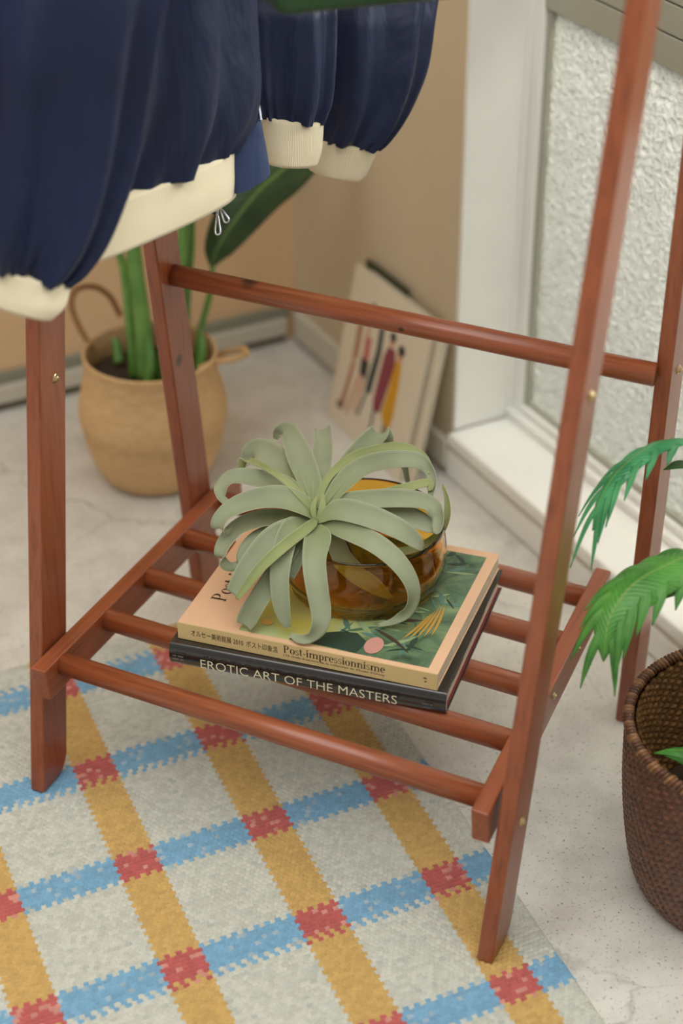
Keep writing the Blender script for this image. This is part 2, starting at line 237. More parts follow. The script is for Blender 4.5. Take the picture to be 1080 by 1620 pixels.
    'A_HEM': [[0.0301, 0.3035, 0.7077, 0.09, 0.5545, 0.6969, 0.0266], [0.0286, 0.2966, 0.6896, 0.0913, 0.5526, 0.684, 0.0274], [0.0271, 0.2896, 0.6714, 0.0941, 0.5491, 0.6677, 0.0274], [0.0256, 0.2826, 0.6531, 0.0955, 0.544, 0.6503, 0.0259]],
    'A_PLACKET': [[0.0917, 0.5883, 0.7605, 0.0966, 0.5957, 0.7602, 0.008], [0.0907, 0.5724, 0.7386, 0.1038, 0.5868, 0.7426, 0.009], [0.0913, 0.5532, 0.7147, 0.1104, 0.5786, 0.7227, 0.01], [0.093, 0.5437, 0.6999, 0.1144, 0.5758, 0.7086, 0.01], [0.0992, 0.5361, 0.6776, 0.121, 0.5707, 0.6895, 0.01], [0.1045, 0.5289, 0.6563, 0.127, 0.5653, 0.6703, 0.01]],
    'ZIP_PULL': [[0.0835, 0.5248, 0.6499], [0.0914, 0.5158, 0.6317], [0.0961, 0.5076, 0.6168], [0.0891, 0.52, 0.6485], [0.0971, 0.5153, 0.6364], [0.1042, 0.5141, 0.6298]],
    'ZIP_LINE': [[0.087, 0.6048, 0.7946], [0.0968, 0.5903, 0.7673], [0.1039, 0.5814, 0.7498], [0.1102, 0.5756, 0.7372], [0.1163, 0.5688, 0.7236]],
    'BAG': [[0.199, 0.438, 0.8956], [0.2096, 0.4383, 0.8888], [0.2887, 0.5363, 0.8808], [0.332, 0.5941, 0.8774]],
    'FROND_A': [[0.8801, -0.1881, 0.3081], [0.8633, -0.1514, 0.4021], [0.8333, -0.1307, 0.4453], [0.7937, -0.1288, 0.4555], [0.7594, -0.1334, 0.4514], [0.7292, -0.1394, 0.4389], [0.7073, -0.1477, 0.4203], [0.6936, -0.1569, 0.3974]],
    'FROND_B': [[0.8573, -0.2346, 0.2639], [0.83, -0.204, 0.3416], [0.7865, -0.2047, 0.3638], [0.7475, -0.2093, 0.3654], [0.7138, -0.2135, 0.3622], [0.6873, -0.2198, 0.3522], [0.6674, -0.2288, 0.3342], [0.6548, -0.2428, 0.3054]],
    'TIPS': [[[0.8624, -0.1572, 0.3747], [0.84, -0.1376, 0.413], [0.8217, -0.1285, 0.4211], [0.8018, -0.1253, 0.4199]], [[0.8239, -0.219, 0.2977], [0.7986, -0.2054, 0.3254], [0.7753, -0.204, 0.3284], [0.75, -0.2019, 0.3216]]],
    'STEMS': [[[0.5868, 0.7357, 0.171], [0.595, 0.7535, 0.2391], [0.6006, 0.7825, 0.3208], [0.6076, 0.8048, 0.3942], [0.6282, 0.8546, 0.5344]], [[0.5804, 0.7593, 0.1615], [0.5865, 0.7785, 0.23], [0.5957, 0.8111, 0.3006], [0.5895, 0.8201, 0.3457], [0.5937, 0.8541, 0.4518]], [[0.6452, 0.7439, 0.1518], [0.6625, 0.7682, 0.2356], [0.684, 0.7893, 0.3183], [0.6975, 0.8087, 0.3739], [0.7225, 0.8421, 0.4948]], [[0.6062, 0.7425, 0.1577], [0.6188, 0.7395, 0.2005], [0.6517, 0.7596, 0.2902], [0.6743, 0.7791, 0.3715], [0.6819, 0.8, 0.4807]], [[0.6764, 0.7579, 0.1573], [0.6867, 0.7694, 0.1996], [0.7122, 0.7832, 0.2565], [0.7199, 0.7902, 0.2907]], [[0.5824, 0.7201, 0.1648], [0.593, 0.7281, 0.2025], [0.5995, 0.7616, 0.2537], [0.6049, 0.78, 0.3019]], [[0.6693, 0.7362, 0.1593], [0.6757, 0.7389, 0.1864], [0.6832, 0.7563, 0.2162]], [[0.5732, 0.7968, 0.1707], [0.5769, 0.811, 0.1931], [0.5746, 0.8177, 0.2006]]],
    'BIG_LEAF': [[0.7172, 0.789, 0.2869], [0.7272, 0.7893, 0.3135], [0.7504, 0.7797, 0.355], [0.7882, 0.7751, 0.3958], [0.8296, 0.7727, 0.4236], [0.8833, 0.79, 0.4506], [0.938, 0.817, 0.4731]],
    'HANDLE_L': [[0.545, 0.8246, 0.1879], [0.5375, 0.846, 0.2119], [0.5354, 0.8661, 0.2381], [0.5497, 0.8821, 0.2524], [0.5824, 0.898, 0.243], [0.6084, 0.9065, 0.2183], [0.6248, 0.9116, 0.1817]],
    'HANDLE_R': [[0.6582, 0.7148, 0.1772], [0.677, 0.7048, 0.187], [0.7088, 0.7064, 0.185], [0.7414, 0.7334, 0.1723], [0.7529, 0.772, 0.1597], [0.7391, 0.7964, 0.1458], [0.7289, 0.8076, 0.135]],
}

# ------------------------------------------------------------------ materials
def wood(name, axis, seed=0.0, knots=()):
    t = NT(name)
    sc = [60, 60, 60]; sc[axis] = 3.0
    c = t.n('ShaderNodeTexCoord'); m = t.n('ShaderNodeMapping')
    m.inputs['Scale'].default_value = sc; m.inputs['Location'].default_value = (seed, seed * 1.7, seed * .6)
    t.l(c.outputs['Object'], m.inputs['Vector'])
    g = t.noise(m.outputs[0], 3.0, 6, 0.6, 0.4)
    big = t.noise(c.outputs['Object'], 5.0, 3)
    col = t.ramp(g, [(0.25, lin(110, 57, 32)), (0.5, lin(148, 79, 46)), (0.8, lin(162, 92, 56))])
    col = t.mix(t.math('MULTIPLY', big, 0.35), col, lin(124, 60, 34))
    for (p, r) in knots:
        d = t.n('ShaderNodeVectorMath'); d.operation = 'DISTANCE'; d.inputs[1].default_value = p
        t.l(c.outputs['Object'], d.inputs[0])
        k = t.ramp(t.math('DIVIDE', d.outputs['Value'], r), [(0.45, (1, 1, 1, 1)), (1.0, (0, 0, 0, 1))])
        x = t.mix(k, col, lin(70, 32, 24)); col = x
    t.color(col); t.set(Roughness=0.34, Coat_Weight=0.22, Coat_Roughness=0.2)
    t.bump(g, 0.08, 0.001)
    return t.m

WOODX = wood('wood_along_x', 0, 0.3, (((0.072, 0.6185, 0.51), 0.012), ((0.26, 0.609, 0.497), 0.004)))
WOODY = wood('wood_along_y', 1, 1.1)
WOODZ = wood('wood_along_z', 2, 2.2, (((-0.026, 0.618, 0.39), 0.010),))
BRASS = plain('dull_brass', lin(190, 170, 130), 0.3, metallic=1.0)
STEEL = plain('bright_zip_metal', lin(185, 188, 195), 0.25, metallic=1.0)

def concrete():
    t = NT('pale_concrete')
    v = t.coord()
    a = t.noise(v, 2.3, 6, 0.6); b = t.noise(v, 14, 6, 0.65); sp = t.noise(v, 260, 2, 0.5)
    col = t.ramp(a, [(0.3, lin(204, 201, 192)), (0.7, lin(222, 220, 212))])
    col = t.mix(t.ramp(b, [(0.40, (0, 0, 0, 1)), (0.72, (.65, .65, .65, 1))]), col, lin(178, 175, 166))
    col = t.mix(t.ramp(sp, [(0.62, (0, 0, 0, 1)), (0.70, (.75, .75, .75, 1))]), col, lin(120, 114, 102))
    # fine cracks
    d = t.n('ShaderNodeTexNoise'); d.inputs['Scale'].default_value = 9; d.inputs['Detail'].default_value = 5
    t.l(v, d.inputs['Vector'])
    add = t.n('ShaderNodeVectorMath'); add.operation = 'MULTIPLY_ADD'
    add.inputs[1].default_value = (.13, .13, .13); t.l(d.outputs['Color'], add.inputs[0]); t.l(v, add.inputs[2])
    vo = t.n('ShaderNodeTexVoronoi'); vo.feature = 'DISTANCE_TO_EDGE'; vo.inputs['Scale'].default_value = 4.2
    t.l(add.outputs[0], vo.inputs['Vector'])
    ln = t.ramp(vo.outputs['Distance'], [(0.0, (1, 1, 1, 1)), (0.006, (.5, .5, .5, 1)), (0.013, (0, 0, 0, 1))])
    mk = t.ramp(t.noise(v, 3.1, 2), [(0.45, (0, 0, 0, 1)), (0.6, (1, 1, 1, 1))])
    cr = t.mix(1.0, ln, mk, 'MULTIPLY')
    col = t.mix(t.mix(1.0, cr, (.75, .75, .75, 1), 'MULTIPLY'), col, lin(110, 104, 92))
    t.color(col); t.set(Roughness=0.62)
    h = t.math('SUBTRACT', t.math('ADD', t.math('MULTIPLY', b, .6), t.math('MULTIPLY', sp, .25)), cr)
    t.bump(h, 0.25, 0.002)
    return t.m
CONCRETE = concrete()
WALL_B = plain('peach_wall_paint', lin(226, 192, 150), 0.8, 0.03, 6, bump=0.05)
WALL_R = plain('beige_wall_paint', lin(206, 190, 160), 0.8, 0.03, 6, bump=0.05)
WHITE = plain('white_gloss_paint', lin(234, 234, 228), 0.35, 0.03, 8)
OFFW = plain('off_white_skirting', lin(205, 200, 184), 0.5, 0.04, 8)
GREYT = plain('grey_skirting_cap', lin(142, 142, 128), 0.55, 0.05, 12)
ALU = plain('grey_green_aluminium', lin(160, 160, 144), 0.4, 0.03, 10)

# ------------------------------------------------------------------ the room
WX, WY = 0.978, 1.045
SILL = 0.0766; OPEN_Y = 0.556; OPEN_Y0 = -1.3
V, F = boxv(-2.6, 1.2, -2.6, 1.2, -0.06, 0.0)
tag(mesh('floor', V, F, CONCRETE), kind='structure')
V, F = boxv(-2.6, 1.2, WY, WY + .1, 0.0, 2.6)
tag(mesh('wall_back', V, F, WALL_B), kind='structure')
V, F = boxes([(WX, WX + .14, OPEN_Y, WY, 0, 2.6), (WX, WX + .14, OPEN_Y0, OPEN_Y, 0, SILL - .022),
              (WX, WX + .14, OPEN_Y0, OPEN_Y, 2.0, 2.6), (WX, WX + .14, -2.6, OPEN_Y0, 0, 2.6)])
wr = tag(mesh('wall_right', V, F, WALL_R), kind='structure')
# white lining of the reveal
V, F = boxv(WX - .001, WX + .14, OPEN_Y - .006, OPEN_Y + .001, SILL, 2.0)
fix(mesh('reveal_lining', V, F, WHITE, wr))
bb = tag(thing('baseboard_back', None, None), kind='structure')
bevel(mesh('board', *boxv(-2.6, WX - .02, WY - .013, WY, .014, .044), OFFW, bb), .003)
bevel(mesh('cap_strip', *boxv(-2.6, WX - .012, WY - .008, WY, .044, .064), GREYT, bb), .002)
mesh('shade_strip', *boxv(-2.6, WX - .02, WY - .005, WY, 0, .014), plain('painted_floor_shade', lin(96, 88, 70), .8), bb)  # solid dark strip: the shade along the floor put into its colour
br = tag(thing('baseboard_right', None, None), kind='structure')
bevel(mesh('board', *boxv(WX - .013, WX, OPEN_Y, WY - .02, .012, .058), OFFW, br), .003)
bevel(mesh('board', *boxv(WX - .010, WX, OPEN_Y0, OPEN_Y, .002, .044), WHITE, br), .003)

def frosted():
    t = NT('hammered_frosted_glass')
    v = t.coord('Object')
    d = t.n('ShaderNodeTexNoise'); d.inputs['Scale'].default_value = 55; d.inputs['Detail'].default_value = 2; t.l(v, d.inputs['Vector'])
    add = t.n('ShaderNodeVectorMath'); add.operation = 'MULTIPLY_ADD'; add.inputs[1].default_value = (.016, .016, .016)
    t.l(d.outputs['Color'], add.inputs[0]); t.l(v, add.inputs[2])
    vo = t.n('ShaderNodeTexVoronoi'); vo.feature = 'DISTANCE_TO_EDGE'; vo.inputs['Scale'].default_value = 78
    t.l(add.outputs[0], vo.inputs['Vector'])
    h = t.math('MINIMUM', vo.outputs['Distance'], 0.32)
    bp = t.n('ShaderNodeBump'); bp.inputs['Strength'].default_value = 1.0; bp.inputs['Distance'].default_value = 0.05
    t.l(h, bp.inputs['Height'])
    tr = t.n('ShaderNodeBsdfTranslucent'); tr.inputs[0].default_value = (.95, .945, .88, 1); t.l(bp.outputs[0], tr.inputs['Normal'])
    gl = t.n('ShaderNodeBsdfGlossy'); gl.inputs['Roughness'].default_value = .22; gl.inputs[0].default_value = (.9, .9, .88, 1); t.l(bp.outputs[0], gl.inputs['Normal'])
    rf = t.n('ShaderNodeBsdfRefraction'); rf.inputs['Roughness'].default_value = .14; rf.inputs[0].default_value = (.95, .945, .89, 1); rf.inputs['IOR'].default_value = 1.2; t.l(bp.outputs[0], rf.inputs['Normal'])
    m1 = t.n('ShaderNodeMixShader'); m1.inputs[0].default_value = .65; t.l(tr.outputs[0], m1.inputs[1]); t.l(rf.outputs[0], m1.inputs[2])
    m2 = t.n('ShaderNodeMixShader'); m2.inputs[0].default_value = .10; t.l(m1.outputs[0], m2.inputs[1]); t.l(gl.outputs[0], m2.inputs[2])
    t.l(m2.outputs[0], t.out.inputs['Surface'])
    return t.m
FROST = frosted()
def clearglass():
    t = NT('clear_window_glass')
    tr = t.n('ShaderNodeBsdfTransparent'); tr.inputs[0].default_value = (.95, .97, .95, 1)
    gl = t.n('ShaderNodeBsdfGlossy'); gl.inputs['Roughness'].default_value = .02
    fr = t.n('ShaderNodeFresnel'); v = t.coord(); fr.inputs['IOR'].default_value = 1.45
    bp = t.n('ShaderNodeBump'); bp.inputs['Strength'].default_value = .02; t.l(t.noise(v, 4, 2), bp.inputs['Height']); t.l(bp.outputs[0], gl.inputs['Normal'])
    m1 = t.n('ShaderNodeMixShader'); t.l(fr.outputs[0], m1.inputs[0]); t.l(tr.outputs[0], m1.inputs[1]); t.l(gl.outputs[0], m1.inputs[2])
    t.l(m1.outputs[0], t.out.inputs['Surface']); return t.m
CLEAR = clearglass()
win = tag(thing('window_1', None, None, (1.08, 0, SILL)), kind='structure')
def wpart(name, x0, x1, y0, y1, z0, z1, m, bv=.002):
    o = mesh(name, *boxv(x0 - 1.08, x1 - 1.08, y0, y1, z0 - SILL, z1 - SILL), m, win)
    return bevel(o, bv) if bv else o
wpart('sill', WX - .014, 1.10, OPEN_Y0, OPEN_Y - .006, SILL - .022, SILL, WHITE, .005)
wpart('sill_moulding', WX - .008, WX + .01, OPEN_Y0, OPEN_Y - .006, SILL - .034, SILL - .022, OFFW, .004)
wpart('frame_stile', 1.062, 1.10, .548, .578 - .028, SILL, 2.0, WHITE, .003)
wpart('frame_stile', 1.072, 1.10, .528, .549, SILL, 2.0, WHITE, .003)
wpart('frame_bead', 1.078, 1.10, .519, .529, SILL, .676, ALU, .002)
wpart('frame_rail', 1.062, 1.10, OPEN_Y0, .55, SILL, SILL + .014, WHITE, .003)
wpart('frame_rail', 1.072, 1.10, OPEN_Y0, .53, SILL + .014, SILL + .026, WHITE, .003)
wpart('frame_bead', 1.079, 1.10, OPEN_Y0, .53, SILL + .026, SILL + .033, ALU, .002)
for z0, z1 in ((.676, .7145), (.7165, .7515), (.7535, .80), (.802, .86)):
    wpart('frame_rail', 1.0735, 1.10, OPEN_Y0, .5285, z0, z1, ALU, .0015)
pane = wpart('pane', 1.084, 1.088, OPEN_Y0, .521, SILL + .03, .68, FROST, 0)
pane2 = wpart('pane', 1.084, 1.088, OPEN_Y0, .521, .855, 2.0, CLEAR, 0)

# ------------------------------------------------------------------ rug
def make_rug():
    du = 0.0011
    nu, nv = int(.80 / du), int(1.04 / du)
    u = -np.arange(nu) * du; v = -.64 + np.arange(nv) * du
    U, Vv = np.meshgrid(u, v, indexing='ij')
    pu, pv = .0062, .0056
    row = np.floor(Vv / pv).astype(int)
    off = .5 * (row % 2)
    cu = U / pu + off
    ci = np.floor(cu)
    a = cu - ci - .5; b = Vv / pv - row - .5
    h = np.sqrt(np.clip(1 - (1.9 * a + .5 * b) ** 2, 0, 1)) * np.sqrt(np.clip(1 - (1.95 * b) ** 2, 0, 1))
    key = ((ci.astype(np.int64) * 73856093) ^ (row.astype(np.int64) * 19349663)) & 0xffff
    r1 = RNG.random(65536)[key]; r2 = RNG.random(65536)[key]
    # stitch centres decide the yarn, so the stripes get stepped edges
    su = (ci + .5 - off) * pu; sv = (row + .5) * pv
    jag = .0034 * np.where((np.floor(su / pu + 1000).astype(int) % 2) == 0, 1, -1)
    cols = np.array([.0625, .209, .363, .518, .67, .82]); rows_ = np.array([.332, .166, 0, -.164, -.330, -.496, -.66])
    uy = np.min(np.abs(su[..., None] + cols), -1) < .0240
    vb = np.zeros_like(uy)
    for c in rows_: vb |= np.abs(sv - c + jag) < .0205
    edge = (su > -.004) | (sv > .394)
    cream, blue, yel, red = (np.array(lin(*c)[:3]) for c in ((203, 204, 192), (124, 172, 203), (204, 168, 100), (188, 94, 90)))
    C = np.empty(U.shape + (3,)); C[:] = cream
    C[vb] = blue; C[uy] = yel; C[uy & vb] = red
    pale = (uy & vb & (r2 > .86))
    C[pale] = .5 * C[pale] + .5 * np.array(lin(228, 180, 160)[:3])
    pb = (vb & ~uy & (r2 > .90)); C[pb] = .6 * C[pb] + .4 * cream
    gy = (~vb & ~uy & (r2 > .93)); C[gy] = .75 * C[gy] + .25 * np.array(lin(150, 170, 175)[:3])
    C[edge] = .9 * C[edge] + .1 * np.array(lin(150, 145, 125)[:3])
    C *= (.88 + .2 * r1)[..., None]
    Zz = .0024 + .0032 * h + .0006 * (r1 - .5)
    wav = .0008 * np.sin(U * 21) * np.sin(Vv * 17)
    rim = (U > -.0025) | (Vv > .3975) | (U < u[-1] + .002) | (Vv < v[0] + .002)
    Zz = np.where(rim, .0002, Zz + wav * .5)
    X = .6165 + U * .99875 + Vv * .115; Y = -.05 * U + .9934 * Vv
    org = np.array([.3, -.1, 0])
    P = np.stack([X, Y, Zz], -1).reshape(-1, 3) - org
    t = NT('woven_wool')
    a_ = t.n('ShaderNodeAttribute', attribute_name='Col')
    c = t.coord(); nz = t.noise(c, 900, 2)
    t.color(t.mix(1.0, a_.outputs['Color'], t.ramp(nz, [(.3, (.8, .8, .8, 1)), (.7, (1, 1, 1, 1))]), 'MULTIPLY'))
    t.set(Roughness=.95, Sheen_Weight=.25); t.bump(nz, .3, .001)
    fa = grid_faces(nu, nv, False)[:, ::-1]
    o = mesh('rug', P, fa.copy(), t.m, None, True, None, np.concatenate([C.reshape(-1, 3), np.ones((nu * nv, 1))], 1))
    # u runs backwards, so flip if needed
    o.location = org
    return tag(o, 'cream woven rug with blue and mustard stripes crossing in red squares', 'rug')
make_rug()

# ------------------------------------------------------------------ clothing rack
RW = 0.5; TR = .0192; HR = .0429; TX = .0174
RY0, RY1, RZ = .2663, .716, .1842
rack = thing('clothing_rack', 'reddish brown wooden clothing rack with dowel shelf at the bottom', 'clothing rack', (0, 0, 0), (0, 0, -PHI))
def leg(x0, yf, sy, sx, wid, ztop, front):
    # outline of the leg in its own plane, foot rounded at the back
    rad = .030; pts = []
    def y(z): return yf + sy * z
    z0 = .0052 if front else 0.0
    pts.append((y(z0), z0, 0)); 
    pts.append((y(z0) + wid * .42, z0, 0))
    for a in np.linspace(-90, 0, 8)[1:]:
        pts.append((y(z0) + wid - .58 * wid + .58 * wid * math.cos(math.radians(a)) + sy * rad, z0 + rad + rad * math.sin(math.radians(a)), 0))
    pts.append((y(ztop) + wid, ztop, 0)); pts.append((y(ztop), ztop, 0))
    V = []
    for dx in (0, TX):
        V += [(x0 + dx + sx * z, yy, z) for yy, z, _ in pts]
    n = len(pts)
    F = [tuple(range(n)), tuple(range(2 * n - 1, n - 1, -1))] + [(i, n + i, n + (i + 1) % n, (i + 1) % n) for i in range(n)]
    o = fix(mesh('leg', V, F, WOODZ, rack)); bevel(o, .0022, 2, 30); return o
XL = -TR - TX; XR = RW + TR - .0017
lf = leg(XL, .2667, .1526, -.0131, .0498, 1.46, True)
rf = leg(XR, .2667 - .0246, .1526 - .0239, .0377, .0498, 1.46, True)
lb = leg(XL, .6486, -.1196, -.0131, .0491, 1.19, False)
rb = leg(XR, .6486 + .0322, -.1196 + .0271, .0377, .0491, 1.46, False)
def rail(side):
    V = []
    for t in (0, 1):
        if side == 'L': x, yy, z = 0 - TR, RY0 + (RY1 - RY0) * t, RZ + .003 * t
        else: x, yy, z = RW - .0289 * t, RY0 - .0136 + (RY1 - RY0) * t, RZ + .0072 + .0037 * t
        for dz, dy in ((-HR, .006 if t == 0 else 0), (0, 0)):
            for dx in (0, TR): V.append((x + dx, yy + dy, z + dz))
    F = [(0, 1, 3, 2), (4, 6, 7, 5), (0, 4, 5, 1), (2, 3, 7, 6), (0, 2, 6, 4), (1, 5, 7, 3)]
    return bevel(fix(mesh('side_rail', V, F, WOODY, rack)), .0022)
railL, railR = rail('L'), rail('R')
def cyl(p, q, r, n=24):
    return tube(np.linspace(p, q, 3), r, n)
DR = .0127
for i in range(5):
    t = (.3031 + .0916 * i - RY0) / (RY1 - RY0)
    A = (-.004, .3031 + .0916 * i, RZ + .003 * t - .0131)
    B = (RW - .0289 * t + .004, RY0 - .0136 + (RY1 - RY0) * t, RZ + .0072 + .0037 * t - .0131)
    mesh('shelf_dowel', *cyl(A, B, DR), WOODX, rack, True)
ZU, YU = .4983, .6185
mesh('cross_dowel', *cyl((-TR - .0131 * ZU - .003, YU, ZU), (XR + .0377 * ZU + .003, YU + .006, ZU + .002), .0125), WOODX, rack, True)
mesh('hanging_bar', *cyl((XL, .515, 1.40), (XR + .0377 * 1.4 + TX, .495, 1.40), .0135), WOODX, rack, True)
bevel(mesh('top_rail', *boxv(XR + .0377 * 1.35 - .0175, XR + .0377 * 1.35 - .0005, .40, .62, 1.335, 1.375), WOODY, rack), .002)
mesh('spacer', *cyl((RW + TR - .0285, .664, .172), (XR + .0377 * .17 + .002, .664, .172), .011), WOODX, rack, True)
# screws: dome head with a washer, sitting on the outer or inner faces
def screw(par, p, r=.0052, d=(1, 0, 0)):
    p = np.array(p); 
    pr = [(0.0001, .0044), (r * .3, .0042), (r * .55, .0033), (r * .68, .0018), (r * .74, .0009), (r, .0008), (r * 1.02, .0001), (r * .98, -.001)]
    V, F = lathe(pr, 16); V = np.stack([V[:, 2], V[:, 0], V[:, 1]], -1)
    o = mesh('screw', V + p, F, BRASS, par, True); return fix(o)
screw(lf, (XL + TX - .0131 * .487, .2667 + .1526 * .487 + .029, .487))
screw(rf, (XR + TX + .0377 * .165, .2421 + .1287 * .165 + .024, .165))
screw(rf, (XR + TX + .0377 * .617, .2421 + .1287 * .617 + .026, .617), .0065)
screw(rb, (XR + TX + .0377 * .492, .6808 - .0925 * .492 + .026, .492))
for i in (1, 2, 3, 4):
    t = (.3031 + .0916 * i - RY0) / (RY1 - RY0)
    screw(railR, (RW + TR - .0289 * t, RY0 - .0136 + (RY1 - RY0) * t, RZ + .0072 - .0131), .0045)

# ------------------------------------------------------------------ books
def text_mesh(body, size, font_shear=0.0, bold=0.0, space=1.0):
    cu = bpy.data.curves.new('txt', 'FONT'); cu.body = body; cu.size = size; cu.shear = font_shear; cu.offset = bold
    cu.space_character = space; cu.resolution_u = 3
    ob = bpy.data.objects.new('txt', cu); COL.objects.link(ob)
    dg = bpy.context.evaluated_depsgraph_get()
    me = bpy.data.meshes.new_from_object(ob.evaluated_get(dg))
    V = np.array([v.co[:] for v in me.vertices]).reshape(-1, 3); F = [tuple(p.vertices) for p in me.polygons]
    bpy.data.objects.remove(ob); bpy.data.curves.remove(cu); bpy.data.meshes.remove(me)
    return V, F

def ring2(cx, cy, rx, ry, tx, ty, a0=0, a1=360, n=26):
    """bowl with thin top and bottom and heavy sides, between two angles"""
    V, F = [], []
    for k, a in enumerate(np.linspace(math.radians(a0), math.radians(a1), n)):
        c, s = math.cos(a), math.sin(a)
        V += [(cx + rx * c, cy + ry * s, 0), (cx + (rx - tx) * c, cy + (ry - ty) * s, 0)]
        if k: F.append((2 * k - 2, 2 * k, 2 * k + 1, 2 * k - 1))
    return V, F
def rc(x0, y0, x1, y1): return [(x0, y0, 0), (x1, y0, 0), (x1, y1, 0), (x0, y1, 0)], [(0, 1, 2, 3)]
def didone(word):
    """letters with heavy stems, hairlines and flat serifs; x height 0.46"""
    st, h = .105, .03; xh = .46; G = []; x = 0
    def stem(x, y0, y1, s0=True, s1='both'):
        o = [rc(x, y0, x + st, y1)]
        if s0: o.append(rc(x - .055, y0, x + st + .055, y0 + h))
        if s1 == 'left': o.append(rc(x - .055, y1 - h, x + .01, y1))
        elif s1: o.append(rc(x - .055, y1 - h, x + st + .055, y1))
        return o
    for ch in word:
        if ch == 'P': G += stem(x + .06, 0, .70, True, 'left') + [ring2(x + .22, .515, .25, .185, .115, .03, -90, 90), rc(x + .12, .67, x + .23, .70), rc(x + .12, .33, x + .23, .36)]; x += .56
        elif ch == 'o': G.append(ring2(x + .22, xh / 2, .215, xh / 2 + .012, .105, .028)); x += .47
        elif ch == 's': G += [ring2(x + .16, .34, .135, .13, .05, .03, 30, 260), ring2(x + .16, .125, .14, .135, .06, .03, -150, 90), rc(x + .255, .36, x + .275, .46), rc(x + .03, 0, x + .05, .12)]; x += .35
        elif ch == 't': G += [rc(x + .07, .05, x + .07 + st, .62), rc(x, xh - h, x + .28, xh), ring2(x + .175, .09, .105, .10, .03, .03, 180, 340)]; x += .32
        elif ch == '-': G.append(rc(x + .03, .19, x + .24, .25)); x += .28
        elif ch == 'i': G += stem(x + .06, 0, xh, True, 'left') + [ring2(x + .06 + st / 2, .62, .065, .065, .064, .064)]; x += .26
        elif ch in 'nm':
            G += stem(x + .06, 0, xh, True, 'left')
            for q in range(1 if ch == 'n' else 2):
                G += [ring2(x + .30, .33, .155, .13, .10, .03, 0, 165)] + [rc(x + .355, 0, x + .355 + st - .005, .33), rc(x + .30, 0, x + .51, h)]; x += .29
            x += .26
        elif ch == 'p': G += stem(x + .06, -.20, xh, True, 'left') + [ring2(x + .24, xh / 2, .215, xh / 2 + .01, .105, .028, -150, 150)]; x += .50
        elif ch == 'r': G += stem(x + .06, 0, xh, True, 'left') + [ring2(x + .25, .33, .10, .13, .03, .03, 40, 165), ring2(x + .31, .39, .055, .055, .054, .054)]; x += .39
        elif ch == 'e': G += [ring2(x + .21, xh / 2, .205, xh / 2 + .012, .105, .03, 0, 310), rc(x + .09, .235, x + .41, .265)]; x += .45
        elif ch == ' ': x += .25
    return join(G), x

def place(VF, origin, ex, ey, sx=1.0, sy=None):
    V, F = VF; V = np.asarray(V, float); sy = sx if sy is None else sy
    ex, ey = np.array(ex, float), np.array(ey, float)
    return np.array(origin) + np.outer(V[:, 0] * sx, ex) + np.outer(V[:, 1] * sy, ey), F

INK = plain('brown_black_ink', lin(58, 40, 28), .6)
CREAMINK = plain('cream_lettering', lin(232, 222, 190), .5)
def book_root(name, label, p_rack, ang, tilt=-.0144):
    return thing(name, label, 'book', rackw(p_rack), (0, tilt, ang - PHI))

# lower book: black glossy jacket, rounded spine on the near side. local x along the spine, y to the fore edge
B2Z = .1862
b2 = book_root('hardcover_book', 'thick black glossy hardcover book lying under the cream catalogue', (.1154, .3363, B2Z), math.radians(7.73))
L2, D2, T2 = .3083, .242, .0265
def gloss(name, c, rough, coat=.6):
    t = NT(name); v = t.coord(); n = t.noise(v, 9, 3)
    t.color(t.ramp(n, [(.3, tuple(x * .8 for x in c[:3]) + (1,)), (.7, c)])); t.set(Roughness=rough, Coat_Weight=coat, Coat_Roughness=.08); return t.m
BLACKJ = gloss('black_glossy_jacket', lin(38, 36, 34), .25)
RED = plain('dark_red_endpaper', lin(132, 44, 52), .6)
PAPER = plain('page_edges', lin(222, 208, 184), .8, .12, 200)
# wrap: bottom board, spine, top board as one bent sheet
prof = [(D2, .0), (.004, .0)]
for a in np.linspace(-80, 80, 9): prof.append((.004 - .006 * math.cos(math.radians(a)) + .001, T2 / 2 + (T2 / 2) * math.sin(math.radians(a)) / math.sin(math.radians(80))))
prof += [(.004, T2), (D2, T2)]
inn = [(D2, T2 - .0026), (.006, T2 - .0026), (.004, T2 / 2), (.006, .0026), (D2, .0026)]
COV2 = fix(mesh('cover', *prism(prof + inn, 0, L2, 0), BLACKJ, b2)); bevel(COV2, .0006, 1)
o = fix(mesh('page_block', *boxv(.004, L2 - .004, .005, D2 - .005, .0034, T2 - .0034), PAPER, b2))
for z in (.0027, T2 - .0033): fix(mesh('endpaper', *boxv(.0015, L2 - .0015, .006, D2 - .001, z, z + .0006), RED, b2))
def spine_text(root, body, size, x, zc, yoff, mat, bold=0.0, sx=1.0, target=None, name='lettering'):
    V, F = text_mesh(body, size, 0, bold)
    wdt = V[:, 0].max() - V[:, 0].min()
    k = (target / wdt) if target else 1.0
    V = V.copy(); V[:, 0] = (V[:, 0] - V[:, 0].min()) * k; V[:, 1] -= (V[:, 1].max() + V[:, 1].min()) / 2
    return mesh(name, *place((V, F), (x, yoff, zc), (1, 0, 0), (0, 0, 1)), mat, root)
spine_text(COV2, 'EROTIC ART OF THE MASTERS', .0158, .038, .0128, -.0058, CREAMINK, -0.00012, target=.219)
